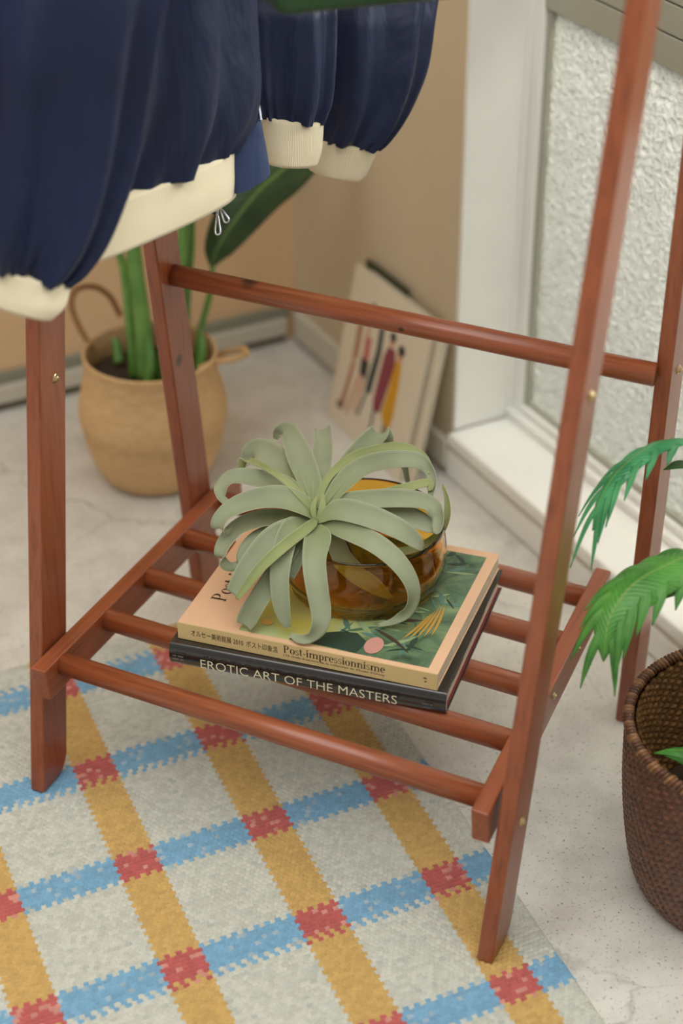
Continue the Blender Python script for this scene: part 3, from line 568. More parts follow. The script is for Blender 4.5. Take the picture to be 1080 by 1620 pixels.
# small imprint too fine to read: rows of short dashes
def imprint(root, x, z, y, n, step, m_, rows=3):
    bl = []
    for r_ in range(rows):
        for k in range(n):
            if (k * 5 + r_ * 3) % 7: bl.append((x + k * step, x + k * step + step * .7, y - .0001, y + .0001, z + r_ * .0042, z + r_ * .0042 + .0016))
    tag(mesh('imprint', *boxes(bl), m_, root), kind='stuff')
imprint(COV2, .006, .0075, -.0054, 9, .0014, plain('grey_lettering', lin(120, 116, 108), .6))
imprint(COV2, .284, .0095, -.0054, 8, .0014, plain('faint_lettering', lin(90, 88, 82), .6), 2)

# upper book: cream exhibition catalogue
B1Z = B2Z + T2 + .0008
L1, D1, T1 = .2919, .238, .0205
b1 = book_root('exhibition_catalogue', 'cream exhibition catalogue with jungle picture cover under the amber bowl', (.1190, .3495, B1Z), math.radians(6.07))
CREAMC = plain('cream_card_cover', lin(228, 186, 150), .42, .03, 6)
SPINE = plain('pale_yellow_spine', lin(208, 182, 128), .45, .03, 8)
V, F = boxes([(0, L1, 0.0016, D1, T1 - .0016, T1), (0, L1, 0.0016, D1, 0, .0016)])
COV1 = bevel(mesh('cover', V, F, CREAMC, b1), .0004, 1)
SP1 = mesh('spine', *boxv(0, L1, 0, .0016, 0, T1), SPINE, b1)
mesh('page_block', *boxv(.0012, L1 - .0012, .0016, D1 - .001, .0016, T1 - .0016), PAPER, b1)
zt = T1 + .0002
def slab(name, poly, z, m, root, th=.00015):
    return fix(mesh(name, *prism(poly, z - th, z + th, 2), m, root))
# picture area: a made-up jungle with evening light
t = NT('jungle_print'); v = t.coord()
sep = t.n('ShaderNodeSeparateXYZ'); t.l(v, sep.inputs[0])
n1 = t.noise(v, 30, 5, .6, 1.0)
green = t.ramp(n1, [(.3, lin(52, 74, 58)), (.5, lin(92, 122, 92)), (.72, lin(138, 158, 110))])
dd = t.n('ShaderNodeVectorMath'); dd.operation = 'DISTANCE'; dd.inputs[1].default_value = (.125, .055, T1); t.l(v, dd.inputs[0])
glow = t.ramp(dd.outputs['Value'], [(.02, (1, 1, 1, 1)), (.055, (.85, .85, .85, 1)), (.085, (0, 0, 0, 1))])
col = t.mix(glow, green, t.ramp(t.noise(v, 18, 2), [(.35, lin(206, 196, 78)), (.65, lin(184, 200, 140))]))
t.color(col); t.set(Roughness=.35, Coat_Weight=.3)
PIC = t.m
PICO = slab('cover_picture', [(.068, .008), (L1 - .012, .008), (L1 - .012, D1 - .012), (.068, D1 - .012)], zt, PIC, b1)
leafm = [plain('print_green_%s' % n, lin(*c), .4) for n, c in (('dark', (46, 70, 58)), ('mid', (78, 112, 84)), ('pale', (140, 164, 120)), ('blue', (88, 128, 116)))]
OCH = plain('print_ochre', lin(190, 150, 70), .4); PINKP = plain('print_rose', lin(206, 150, 138), .4); BROWNP = plain('print_umber', lin(74, 58, 50), .4)
def blade(cx, cy, ang, ln, wd, curve=0.0):
    pts = []; c, s = math.cos(ang), math.sin(ang)
    for sgn in (1, -1):
        rng = np.linspace(0, 1, 9) if sgn == 1 else np.linspace(1, 0, 9)[1:-1]
        for q in rng:
            a = q * ln; b = sgn * wd * math.sin(math.pi * q) ** .8 + curve * q * q
            pts.append((cx + a * c - b * s, cy + a * s + b * c))
    return pts
xm, xM, ym, yM = .069, L1 - .013, .009, D1 - .013
def clip(p): return [(min(max(a, xm), xM), min(max(b, ym), yM)) for a, b in p]
groups = {0: [], 1: [], 2: [], 3: [], 'o': []}
rr = random.Random(5)
for k in range(90):
    cx = rr.uniform(.165, xM - .01); cy = rr.uniform(ym + .004, yM - .01)
    groups[k % 4].append(prism(clip(blade(cx, cy, rr.uniform(0, 6.28), rr.uniform(.015, .042), rr.uniform(.0014, .0035), rr.uniform(-.008, .008))), zt + .0001 + .000004 * k, zt + .0003 + .000004 * k, 2))
for k in range(5):
    groups['o'].append(prism(clip(blade(.238 + .007 * k, .045 + .004 * k, 1.2 + .08 * k, .06, .0016, .006)), zt + .0006, zt + .0008, 2))
for g, lst in groups.items():
    if lst: tag(fix(mesh('printed_foliage', *join(lst), OCH if g == 'o' else leafm[g], PICO)), kind='stuff')
slab('printed_bank', clip([(.125, .009), (.20, .009), (.205, .03), (.19, .042), (.17, .038), (.15, .028), (.135, .02)]), zt + .0007, leafm[0], PICO)
slab('printed_blossom', [(.214 + .010 * math.cos(a), .026 + .015 * math.sin(a)) for a in np.linspace(0, 6.28, 20)[:-1]], zt + .0010, PINKP, PICO)
slab('printed_branch', blade(.205, .055, -.35, .055, .0022, -.012), zt + .0009, BROWNP, PICO)
slab('printed_branch', blade(.20, .075, .1, .05, .003, .006), zt + .0009, BROWNP, PICO)
slab('printed_sun', [(.092 + .0065 * math.cos(a), .030 + .0055 * math.sin(a)) for a in np.linspace(0, 6.28, 20)[:-1]], zt + .0010, plain('print_sun', lin(226, 182, 96), .4), PICO)
(dv, df), dw = didone('Post-impressionnisme')
mesh('title', *place((dv, df), (.034, .052, zt + .0002), (0, 1, 0), (-1, 0, 0), .0245), INK, COV1)
mesh('spine_title', *place((dv, df), (.122, -.0003, .0092), (1, 0, 0), (0, 0, 1), .1135 / dw, .0135), INK, SP1)
spine_text(SP1, 'オルセー美術館展 2010', .0088, .016, .0108, -.0003, INK, target=.060, name='spine_lettering')
spine_text(SP1, 'ポスト印象派', .0088, .0795, .0108, -.0003, INK, target=.036, name='spine_lettering')
spine_text(SP1, "115 chefs-d'oeuvre de la collection du Musée d'Orsay", .0036, .122, .0058, -.0003, INK, target=.113, name='spine_lettering')
imprint(SP1, .277, .0080, -.0002, 3, .0012, INK, 2)

# ------------------------------------------------------------------ amber bowl
TOP = B1Z + T1 + .0016
def amber():
    t = NT('amber_glass')
    v = t.coord(); n = t.noise(v, 12, 2)
    t.color(t.ramp(n, [(.3, (.98, .56, .08, 1)), (.7, (.99, .60, .11, 1))]))
    t.set(Roughness=.015, IOR=1.45, Transmission_Weight=1.0)
    return t.m
bowl = thing('amber_bowl', 'low round amber glass bowl holding the air plant', 'bowl', (.567, .083, TOP - .0004))
outer = [(.0005, 0), (.06, 0), (.080, .001), (.0835, .004), (.0845, .008), (.0832, .0105), (.0855, .013), (.0885, .018), (.0905, .026), (.0915, .038), (.0912, .050), (.0895, .062), (.0875, .070), (.0872, .074), (.0880, .0775)]
inner = [(.0868, .0788), (.0852, .0775), (.0845, .073), (.0848, .070), (.0868, .061), (.0882, .050), (.0886, .038), (.0876, .027), (.085, .019), (.080, .014), (.06, .011), (.0005, .010)]
V, F = lathe(outer + inner, 96)
o = fix(mesh('body', V, F, amber(), bowl, True))

# ------------------------------------------------------------------ air plant
def airmat(name, stops):
    t = NT(name)
    u = t.n('ShaderNodeUVMap'); sep = t.n('ShaderNodeSeparateXYZ'); t.l(u.outputs[0], sep.inputs[0])
    v = t.coord(); n = t.noise(v, 14, 2); fine = t.noise(v, 1500, 2)
    col = t.ramp(n, [(p_, lin(*c_)) for p_, c_ in stops])
    base = t.ramp(sep.outputs['Y'], [(0.0, lin(120, 138, 72)), (.16, lin(138, 152, 100)), (.34, (1, 1, 1, 1))])
    bf = t.ramp(sep.outputs['Y'], [(0.0, (1, 1, 1, 1)), (.3, (0, 0, 0, 1))])
    col = t.mix(bf, col, lin(128, 142, 84))
    e = t.math('ABSOLUTE', t.math('SUBTRACT', sep.outputs['X'], .5))
    col = t.mix(t.ramp(e, [(.465, (0, 0, 0, 1)), (.495, (.75, .75, .75, 1))]), col, lin(196, 200, 160))
    col = t.mix(t.math('MULTIPLY', fine, .2), col, lin(176, 186, 160))
    geo = t.n('ShaderNodeNewGeometry')
    t.color(col); t.set(Roughness=.75, Sheen_Weight=.08)
    t.bump(fine, .15, .0006)
    return t.m
AIR = airmat('silver_green_leaf', ((.3, (134, 142, 110)), (.55, (149, 157, 126)), (.8, (160, 167, 138))))
AIRY = airmat('yellow_green_leaf', ((.3, (134, 144, 84)), (.55, (152, 160, 100)), (.8, (168, 174, 118))))
ac = np.array(DATA['AIR_CORE'])
air = thing('air_plant', 'silvery green air plant with broad curling leaves resting in the amber bowl', 'plant', tuple(ac - np.array([0, 0, .03])))
a0 = np.array(air.location)
def ribbon(spine, hw, wd, nacross=7, nl=40, sag=.18, thick=.0011, tipnotch=False):
    k = len(spine); A = np.column_stack([spine, hw, wd])
    Q = catmull(A, nl); P = Q[:, :3]; h = np.clip(Q[:, 3], .0006, None); w_ = Q[:, 4:7]
    T = np.gradient(P, axis=0); T /= np.linalg.norm(T, axis=1)[:, None]
    w_ = w_ - np.sum(w_ * T, 1)[:, None] * T; w_ /= np.linalg.norm(w_, axis=1)[:, None]
    N = np.cross(w_, T)
    s = np.linspace(-1, 1, nacross)
    top, bot, uv = [], [], []
    for i in range(nl):
        for q in s:
            c = P[i] + w_[i] * h[i] * q + N[i] * h[i] * sag * (q * q - .4)
            th = thick * (1 - .55 * q * q)
            top.append(c + N[i] * th); bot.append(c - N[i] * th); uv.append((q * .5 + .5, i / (nl - 1)))
    V = np.array(top + bot); n = len(top)
    F = [tuple(f) for f in grid_faces(nl, nacross, False)] + [tuple(n + f[::-1]) for f in grid_faces(nl, nacross, False)]
    for i in range(nl - 1):
        a, b = i * nacross, (i + 1) * nacross
        F.append((a, b, n + b, n + a)); a += nacross - 1; b += nacross - 1; F.append((b, a, n + a, n + b))
    for i in range(nacross - 1):
        F.append((i, n + i, n + i + 1, i + 1)); a = (nl - 1) * nacross + i; F.append((a + 1, n + a + 1, n + a, a))
    return V, F, np.array(uv + uv)
for li, lf_ in enumerate(DATA['AIR_LEAVES']):
    A = np.array(lf_)
    # leaves start inside the tight centre
    hw_ = A[:, 3] * .9; hw_[0] *= .55
    V, F, uv = ribbon(A[:, :3], hw_, A[:, 4:7], 9, 44, .45, .0009)
    fix(mesh('leaf', V - a0, F, AIRY if li in (4, 9, 17, 20, 21, 25, 26) else AIR, air, True, uv))
V, F = lathe([(.0005, .0), (.009, .002), (.013, .012), (.012, .022), (.007, .032), (.0005, .036)], 20)
mesh('core', V + np.array([0, 0, -.006]), F, plain('core_green', lin(84, 92, 60), .8), air, True)
CORE_SHADE = plain('painted_core_shade', lin(44, 38, 26), .85)  # added dark leaves: shade under the core put into their colour
for k, (dx, dy, dz) in enumerate(((.022, -.022, -.030), (.034, -.012, -.030), (.012, -.026, -.028), (.040, .004, -.026), (-.012, -.024, -.030), (.028, -.030, -.022))):
    p1 = np.array([0, 0, .022]); p3 = p1 + np.array([dx, dy, dz]); p2 = (p1 + p3) / 2 + np.array([dx * .2, dy * .2, .004])
    sp_ = np.array([p1, p2, p3]); sd = np.cross(p3 - p1, [0, 0, 1.0]); sd /= np.linalg.norm(sd)
    V, F, uv = ribbon(sp_, [.003, .0045, .001], np.repeat(sd[None], 3, 0), 5, 10, .3, .0006)
    fix(mesh('core_shade_leaf', V, F, CORE_SHADE, air, True, uv))

# ------------------------------------------------------------------ seagrass basket and its plant
BX, BY = .607, .763
def seagrass():
    t = NT('woven_seagrass')
    c = t.n('ShaderNodeTexCoord'); sp = t.n('ShaderNodeSeparateXYZ'); t.l(c.outputs['Object'], sp.inputs[0])
    v = t.coord('Object', (60, 60, 420)); n = t.noise(v, 1.0, 3)
    ang = t.math('ARCTAN2', sp.outputs['Y'], sp.outputs['X'])
    r1 = t.math('SINE', t.math('MULTIPLY', sp.outputs['Z'], 1500.0))
    r2 = t.math('SINE', t.math('MULTIPLY', ang, 90.0))
    wv = t.math('MULTIPLY', r1, r2)
    col = t.ramp(n, [(.25, lin(202, 162, 112)), (.5, lin(222, 184, 132)), (.75, lin(232, 198, 148))])
    col = t.mix(t.math('MULTIPLY', t.math('ADD', wv, 1.0), .12), col, lin(150, 104, 56))
    t.color(col); t.set(Roughness=.8); t.bump(t.math('ADD', wv, n), .5, .002); return t.m
SEA = seagrass()
bk = thing('seagrass_basket', 'pale woven seagrass belly basket with two loop handles', 'basket', (BX, BY, 0))
pr = catmull(np.array([(.060, .001), (.074, .006), (.086, .026), (.0955, .056), (.0995, .078), (.1035, .094), (.1045, .112), (.1005, .135), (.0945, .158), (.0925, .178), (.0935, .194)]), 90)
pr_in = [(r - .004, z) for r, z in pr[::-1]][:-8]
ripple = np.array([(r + .0006 * math.sin(z * 1500), z) for r, z in pr])
V, F = lathe([(.0005, .001)] + list(map(tuple, ripple)) + [(.0935, .1965), (.0905, .1975)] + pr_in, 120)
o = fix(mesh('body', V, F, SEA, bk, True))
def rope(P, r, n=90, twist=9):
    C = catmull(P, n); parts = []
    T = np.gradient(C, axis=0); T /= np.linalg.norm(T, axis=1)[:, None]
    nn = np.cross(T, [.3, .2, .9]); nn /= np.linalg.norm(nn, axis=1)[:, None]; b = np.cross(T, nn)
    for k in range(3):
        a = np.linspace(0, twist * 2 * math.pi, n) + k * 2.094
        parts.append(tube(C + .55 * r * (np.cos(a)[:, None] * nn + np.sin(a)[:, None] * b), .62 * r, 7))
    return join(parts)
off = np.array([BX, BY, 0])
mesh('handle', *rope(np.array(DATA['HANDLE_L']) - off, .0042), plain('dark_braided_grass', lin(150, 108, 66), .8, .25, 300), bk, True)
mesh('handle', *rope(np.array(DATA['HANDLE_R']) - off, .0042), SEA, bk, True)
V, F = lathe([(.0005, .158), (.05, .160), (.0885, .156)], 40)
RNGs = np.random.default_rng(3)
V = V + RNGs.normal(0, .0025, V.shape) * (V[:, :1] ** 2 + V[:, 1:2] ** 2 < .086 ** 2)
tag(mesh('soil', V, F, plain('dark_potting_soil', lin(58, 44, 30), .95, .4, 250, bump=.5), bk, True), kind='stuff')

def greenmat(name, lo, hi, rough=.35, vein=True, sub=0.0):
    t = NT(name); v = t.coord(); n = t.noise(v, 22, 3)
    col = t.ramp(n, [(.3, lin(*lo)), (.7, lin(*hi))])
    u = t.n('ShaderNodeUVMap'); sp = t.n('ShaderNodeSeparateXYZ'); t.l(u.outputs[0], sp.inputs[0])
    if vein:
        e = t.math('ABSOLUTE', t.math('SUBTRACT', sp.outputs['X'], .5))
        col = t.mix(t.ramp(e, [(.0, (.7, .7, .7, 1)), (.05, (0, 0, 0, 1))]), col, lin(130, 160, 80))
        w_ = t.math('SINE', t.math('MULTIPLY', t.math('ADD', sp.outputs['Y'], t.math('MULTIPLY', e, .25)), 170.0))
        t.bump(w_, .25, .001)
    t.color(col); t.set(Roughness=rough)
    if sub: t.set(Transmission_Weight=0.0)
    return t.m
STEM = greenmat('fresh_green_stem', (72, 118, 44), (108, 150, 70), .4, False)
DLEAF = greenmat('deep_green_leaf', (36, 58, 26), (58, 84, 40), .4)
bop = thing('bird_of_paradise_plant', 'tall green plant with thick upright stems and a broad dark leaf in the seagrass basket', 'plant', (BX, BY, .16))
p0 = np.array([BX, BY, .16])
for st in DATA['STEMS']:
    P = catmull(np.array(st), 24) - p0
    i = DATA['STEMS'].index(st)
    r = (.0105, .006, .008, .0085, .0045, .006, .006, .006)[i]
    rad = np.linspace(r * 1.25, r * .8, 24)
    if i >= 5: rad[-6:] *= np.linspace(1, .15, 6)
    mesh('stem', *tube(P, rad, 12), STEM, bop, True)
BL = np.array(DATA['BIG_LEAF'])
d = BL[-1] - BL[0]; 
side = np.cross(d, [.45, .80, -.40]); side /= np.linalg.norm(side)
hw = [.002, .020, .031, .036, .036, .030, .006]
V, F, uv = ribbon(BL, hw, np.repeat(side[None] + np.array([[0, 0, .25]]), len(BL), 0), 11, 40, .22, .0006)
fix(mesh('leaf', V - p0, F, DLEAF, bop, True, uv))
# upper crown of leaves above the picture
for k, (st, dirv, ln) in enumerate(((0, (-.3, .15, .5), .42), (1, (-.5, -.1, .45), .36), (2, (.1, .12, .6), .42), (3, (-.1, -.3, .5), .4))):
    b = np.array(DATA['STEMS'][st][-1]); dv_ = np.array(dirv); dv_ /= np.linalg.norm(dv_)
    sp_ = np.array([b + dv_ * ln * q + np.array([0, 0, -.12 * q * q]) for q in np.linspace(0, 1, 7)])
    sd = np.cross(dv_, [.3, .6, .7]); sd /= np.linalg.norm(sd)
    V, F, uv = ribbon(sp_, [.003, .03, .05, .058, .052, .035, .004], np.repeat(sd[None], 7, 0), 9, 28, .2, .0006)
    fix(mesh('leaf', V - p0, F, DLEAF, bop, True, uv))

# ------------------------------------------------------------------ prints leaning on the wall
def leaning(name, label, y0, y1, xb, xt, h, th, mat, group=None, paperedge=None):
    """slab leaning on the window wall: foot at xb, top at xt"""
    lean = math.atan2(xt - xb, math.sqrt(max(1e-6, h * h - (xt - xb) ** 2)))
    root = thing(name, label, 'board' if name == 'board' else 'magazine', (xb, y0, .0005), (0, lean, 0), group)
    # local: y along the wall, z up the slab, x through the thickness (0 = face towards the room)
    o = mesh('cover_board', *boxv(0, th, 0, y1 - y0, 0, h), mat, root); bevel(o, .0006, 1)
    if paperedge: 
        for k in range(3): mesh('page_edge', *boxv(th * (.2 + .26 * k), th * (.2 + .26 * k) + .0007, -.0006, y1 - y0 - .002, .001, h + .0004), paperedge, root)
    return root
COVERW = plain('ivory_magazine_cover', lin(220, 208, 184), .5, .03, 10)
GREENB = plain('dark_olive_board', lin(62, 64, 40), .6)
EDGE = plain('grey_paper_edge', lin(176, 168, 150), .8)
m1 = leaning('magazine', 'ivory magazine with painted figures on its cover leaning against the wall', .572, .790, .899, .949, .246, .010, COVERW, None, EDGE)
m2 = leaning('magazine', 'plain ivory magazine leaning behind the one with painted figures', .556, .772, .912, .960, .240, .009, COVERW, None, EDGE)
m3 = leaning('board', 'thin dark olive board leaning behind the ivory magazines', .676, .795, .926, .969, .2475, .003, GREENB)
# painted figures on the front magazine. coordinates: a from the left (far) edge, b from the foot
Wm = .218
def fig(poly, c, lift=.0003):
    m_ = bpy.data.materials.get('figure_%d_%d_%d' % c) or plain('figure_%d_%d_%d' % c, lin(*c), .55)
    P = [(Wm - a, b) for a, b in poly]
    fix(mesh('painted_figure', *prism(P, -lift, .0001, 0), m_, m1.children[0]))
def oval(a, b, ra, rb): return [(a + ra * math.cos(q), b + rb * math.sin(q)) for q in np.linspace(0, 6.283, 15)[:-1]]
SK, BK = (196, 138, 108), (52, 54, 50)
# yellow dress
fig([(.150, .160), (.166, .160), (.170, .120), (.172, .080), (.166, .050), (.146, .064), (.140, .075), (.146, .110)], (206, 150, 28))
fig(oval(.158, .168, .007, .009), SK, .0004); fig(oval(.159, .178, .009, .008), BK, .0005); fig([(.151, .063), (.156, .060), (.155, .030), (.150, .030)], (70, 90, 80)); fig([(.160, .060), (.165, .057), (.163, .028), (.158, .028)], (70, 90, 80))
# burgundy dress
fig([(.124, .170), (.144, .172), (.150, .150), (.143, .110), (.136, .070), (.118, .066), (.114, .080), (.116, .120), (.118, .150)], (140, 62, 72), .0005)
fig(oval(.132, .180, .006, .008), SK, .0004); fig(oval(.132, .188, .008, .007), BK, .0005); fig([(.118, .068), (.124, .068), (.122, .035), (.118, .035)], BK)
# dark dress
fig([(.094, .190), (.106, .192), (.110, .150), (.106, .110), (.104, .085), (.088, .085), (.090, .110), (.096, .150)], (62, 68, 66))
fig(oval(.105, .200, .006, .008), SK, .0004); fig(oval(.105, .208, .007, .007), BK, .0005); fig([(.090, .086), (.096, .086), (.084, .040), (.078, .040)], (96, 100, 88))
# rose top with black skirt
fig([(.062, .160), (.080, .162), (.082, .125), (.066, .125)], (190, 110, 98)); fig([(.062, .127), (.084, .127), (.084, .098), (.064, .102)], BK)
fig([(.064, .160), (.070, .160), (.070, .200), (.064, .200)], SK); fig(oval(.068, .205, .006, .008), BK); fig([(.064, .104), (.071, .102), (.054, .030), (.048, .030)], SK); fig([(.076, .100), (.083, .100), (.074, .040), (.068, .040)], SK)
# ochre figure
fig([(.036, .180), (.050, .180), (.052, .120), (.040, .110)], (168, 120, 84)); fig(oval(.044, .190, .006, .008), (120, 84, 60)); fig([(.040, .112), (.050, .112), (.040, .030), (.030, .040)], (178, 124, 96)); fig(oval(.030, .034, .010, .006), (110, 96, 70))

# ------------------------------------------------------------------ rattan basket and its plant
RX, RY_, RR, RH, RB_ = .8163, -.3108, .1428, .2148, .1157
rk_ = thing('rattan_basket', 'dark brown woven rattan planter basket with a wrapped rim', 'basket', (RX, RY_, 0))
def rattan(name, lo, mid, hi):
    t = NT(name); v = t.coord(); a_ = t.n('ShaderNodeAttribute', attribute_name='Col')
    sp = t.n('ShaderNodeSeparateColor'); t.l(a_.outputs['Color'], sp.inputs[0])
    n = t.noise(v, 120, 3)
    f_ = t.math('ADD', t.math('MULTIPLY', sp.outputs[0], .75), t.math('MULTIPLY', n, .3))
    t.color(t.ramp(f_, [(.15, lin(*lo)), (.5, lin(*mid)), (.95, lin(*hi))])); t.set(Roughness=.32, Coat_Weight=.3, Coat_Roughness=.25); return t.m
RAT = rattan('dark_rattan', (58, 34, 22), (92, 56, 38), (124, 80, 54))
RATI = rattan('brown_rattan', (70, 48, 26), (116, 82, 48), (150, 112, 68))
def weave(rfun, sign, nz, nt, phase):
    z = np.linspace(.003, RH - .004, nz); th = np.linspace(0, 2 * math.pi, nt, endpoint=False)
    Zg, Tg = np.meshgrid(z, th, indexing='ij')
    NU, NVV = 112, 36
    u = Tg / (2 * math.pi) * NU; v = Zg / RH * NVV
    row = np.floor(v); uu = u + row * (1 / 2.0) + phase          # twill: over two under two, shifted each row
    cell = np.floor(uu); a = uu - cell - .5; b = v - row - .5
    over = (np.mod(cell + 0 * row, 2) == 0)
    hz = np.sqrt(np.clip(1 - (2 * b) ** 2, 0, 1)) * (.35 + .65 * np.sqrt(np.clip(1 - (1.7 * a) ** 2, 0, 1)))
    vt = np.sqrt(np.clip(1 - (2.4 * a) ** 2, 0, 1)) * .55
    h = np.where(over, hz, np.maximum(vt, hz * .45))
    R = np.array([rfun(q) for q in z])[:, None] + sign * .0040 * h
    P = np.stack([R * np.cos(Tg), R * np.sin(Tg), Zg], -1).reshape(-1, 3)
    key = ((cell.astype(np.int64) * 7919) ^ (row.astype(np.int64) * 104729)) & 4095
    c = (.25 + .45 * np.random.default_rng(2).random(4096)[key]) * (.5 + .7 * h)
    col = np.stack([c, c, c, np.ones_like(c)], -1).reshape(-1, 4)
    return P, grid_faces(nz, nt), col
def rprof(z):
    q = z / RH
    return RB_ + (RR - .004 - RB_) * q + .006 * math.sin(math.pi * q) - .012 * math.exp(-z / .012)
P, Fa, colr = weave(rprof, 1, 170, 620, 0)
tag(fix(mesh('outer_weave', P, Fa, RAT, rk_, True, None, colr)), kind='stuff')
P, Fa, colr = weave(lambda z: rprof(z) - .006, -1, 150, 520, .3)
tag(fix(mesh('inner_weave', P, Fa, RATI, rk_, True, None, colr)), kind='stuff')
V, F = lathe([(.0005, .003), (RB_ - .012, .003)], 48); fix(mesh('bottom', V, F, RAT, rk_, True, None, np.full((len(V), 4), .4)))
V, F = lathe([(RR - .004 + .0035 * math.cos(a), RH - .004 + .0045 * math.sin(a)) for a in np.linspace(0, 2 * math.pi, 9)], 96)
mesh('rim_core', V, F, RAT, rk_, True, None, np.full((len(V), 4), .2))
# each turn of the wrapped rim
seg = []
for k in range(9):
    q = (k / 8 - .5); rad = .0050 * math.sqrt(max(.05, 1 - (2 * q * .92) ** 2)) + .0012
    for a in np.linspace(0, 2 * math.pi, 12, endpoint=False):
        seg.append((rad * math.cos(a), q * .0056 + .0026 * math.sin(a), rad * 1.05 * math.sin(a)))
wrapF = [tuple(f) for f in grid_faces(9, 12)] + [tuple(range(11, -1, -1)), tuple(range(96, 108))]
wrapmats = []
for q, c in enumerate(((104, 68, 44), (138, 98, 62), (84, 54, 36))): wrapmats.append(plain('rattan_wrap_%s' % 'abc'[q], lin(*c), .35, .2, 150))
protos = []
for m_ in wrapmats:
    me = bpy.data.meshes.new('rim_wrap'); me.from_pydata(seg, [], wrapF); me.polygons.foreach_set('use_smooth', [True] * len(me.polygons)); me.materials.append(m_); protos.append(me)
NW = 168
for k in range(NW):
    a = 2 * math.pi * k / NW
    o = bpy.data.objects.new('rim_wrap', protos[(k * 7 // 3) % 3]); COL.objects.link(o); o.parent = rk_
    o.location = ((RR - .004) * math.cos(a), (RR - .004) * math.sin(a), RH - .004); o.rotation_euler = (0, 0, a)

FLEAF = greenmat('split_leaf_green', (46, 108, 40), (88, 156, 60), .38)
FLEAF2 = greenmat('blue_green_split_leaf', (30, 112, 66), (70, 158, 100), .36)
FSTEM = greenmat('split_leaf_stalk', (90, 130, 54), (120, 156, 80), .45, False)
ph = thing('split_leaf_plant', 'glossy green plant with deeply cut arching leaves in the rattan basket', 'plant', (RX, RY_, .004))
q0 = np.array([RX, RY_, .004])
V, F = lathe([(.0005, .09), (.06, .088), (.11, .08)], 40); tag(mesh('soil', V, F, bpy.data.materials['dark_potting_soil'], ph, True), kind='stuff')
def frond(spine, mat, nlobe=8, lobe=.034, wid=.0056, droop=.8, blade_w=.015, tipk=.35, flip=1, up=(0, 0, 1)):
    """one deeply cut leaf: a narrow blade along the midrib with finger lobes on both sides"""
    S_ = catmull(np.array(spine), 80); k0 = 22
    parts = []; uvs = []
    T = np.gradient(S_, axis=0); T /= np.linalg.norm(T, axis=1)[:, None]
    side = np.cross(T, np.array(up)); side /= np.linalg.norm(side, axis=1)[:, None]
    sel = list(range(k0, 80, 3)); sp_ = S_[sel]; n = len(sp_)
    q = np.linspace(0, 1, n); hwid = blade_w * np.sin(np.pi * np.clip(q * .9 + .12, 0, 1)) ** .7 + .001
    hwid[-1] = .0008
    V, F, uv = ribbon(sp_, hwid, side[sel], 7, 50, -.35, .0005); parts.append((V, F)); uvs.append(uv)
    for sgn in (1, -1):
        for j in range(nlobe):
            f_ = (j + .25) / nlobe
            i = int(k0 + f_ * (77 - k0)); b = S_[i]; t_ = T[i]; s_ = side[i] * sgn
            ln = lobe * (.85 + tipk * f_) * random.uniform(.9, 1.08)
            nrm = np.cross(s_, t_) * sgn; nrm = nrm if nrm[2] > 0 else -nrm
            d0 = (.86 - .5 * f_) * s_ + (.5 + .42 * f_) * t_; d0 /= np.linalg.norm(d0)
            pts = []
            for g in np.linspace(0, 1, 6):
                pts.append(b + s_ * blade_w * .55 * math.sin(math.pi * min(1, f_ * .9 + .12)) ** .7 + d0 * ln * g * (1 - .18 * g) + (nrm * .12 * g - np.array([0, 0, 1.0]) * droop * g * g) * ln + t_ * ln * .25 * g * g)
            pts = np.array(pts)
            hw_ = wid * np.array([1.0, 1.0, 1.0, .85, .55, .05]) * (1.05 - .45 * f_)
            wv = t_ - (t_ @ d0) * d0
            V, F, uv = ribbon(pts, hw_, np.repeat(wv[None], 6, 0), 5, 14, .2, .0005); parts.append((V, F)); uvs.append(uv)
    V, F = join(parts)
    o = fix(mesh('leaf', np.array(V) - q0, F, mat, ph, True, np.vstack(uvs)))
    mesh('stalk', *tube(S_[:k0 + 30] - q0 - np.array([0, 0, .0006]), np.linspace(.0032, .0012, k0 + 30), 8), FSTEM, ph, True)
    return o
def with_base(sp, base): return [list(base)] + sp
frond(with_base(DATA['FROND_A'], (RX + .02, RY_ + .02, .09)), FLEAF2, up=(.19, .34, .92))
frond(with_base(DATA['FROND_B'], (RX + .0, RY_ + .03, .09)), FLEAF, lobe=.040, wid=.0072, blade_w=.027, tipk=.1)
def arc(az, ln, h0, rise, drop, r0=.02):
    c, s_ = math.cos(az), math.sin(az)
    return [(RX + r0 * c + ln * q * c, RY_ + r0 * s_ + ln * q * s_, h0 + rise * math.sin(math.pi * .55 * q) - drop * q ** 3) for q in np.linspace(0, 1, 8)]
frond(arc(.55, .26, .09, .30, .10), FLEAF)
frond(arc(-.5, .28, .09, .32, .12), FLEAF2)
frond(arc(-1.6, .26, .09, .30, .12), FLEAF)
# slim young leaves rising between the cut ones
for P in DATA['TIPS']:
    P = np.array(P); C_ = catmull(P, 8); tt = C_[-1] - C_[0]; sd = np.cross(tt, [.19, .34, .92]); sd /= np.linalg.norm(sd)
    V, F, uv = ribbon(C_, [.002, .006, .009, .0105, .0105, .009, .005, .0005], np.repeat(sd[None] + np.array([[0, 0, .3]]), 8, 0), 7, 24, .25, .0005)
    fix(mesh('leaf', V - q0, F, FLEAF, ph, True, uv))
    mesh('stalk', *tube(catmull(np.array([(RX, RY_, .09), (P[0] + np.array([RX, RY_, .09])) / 2 + np.array([0, 0, .03]), P[0]]), 10) - q0, .002, 8), FSTEM, ph, True)
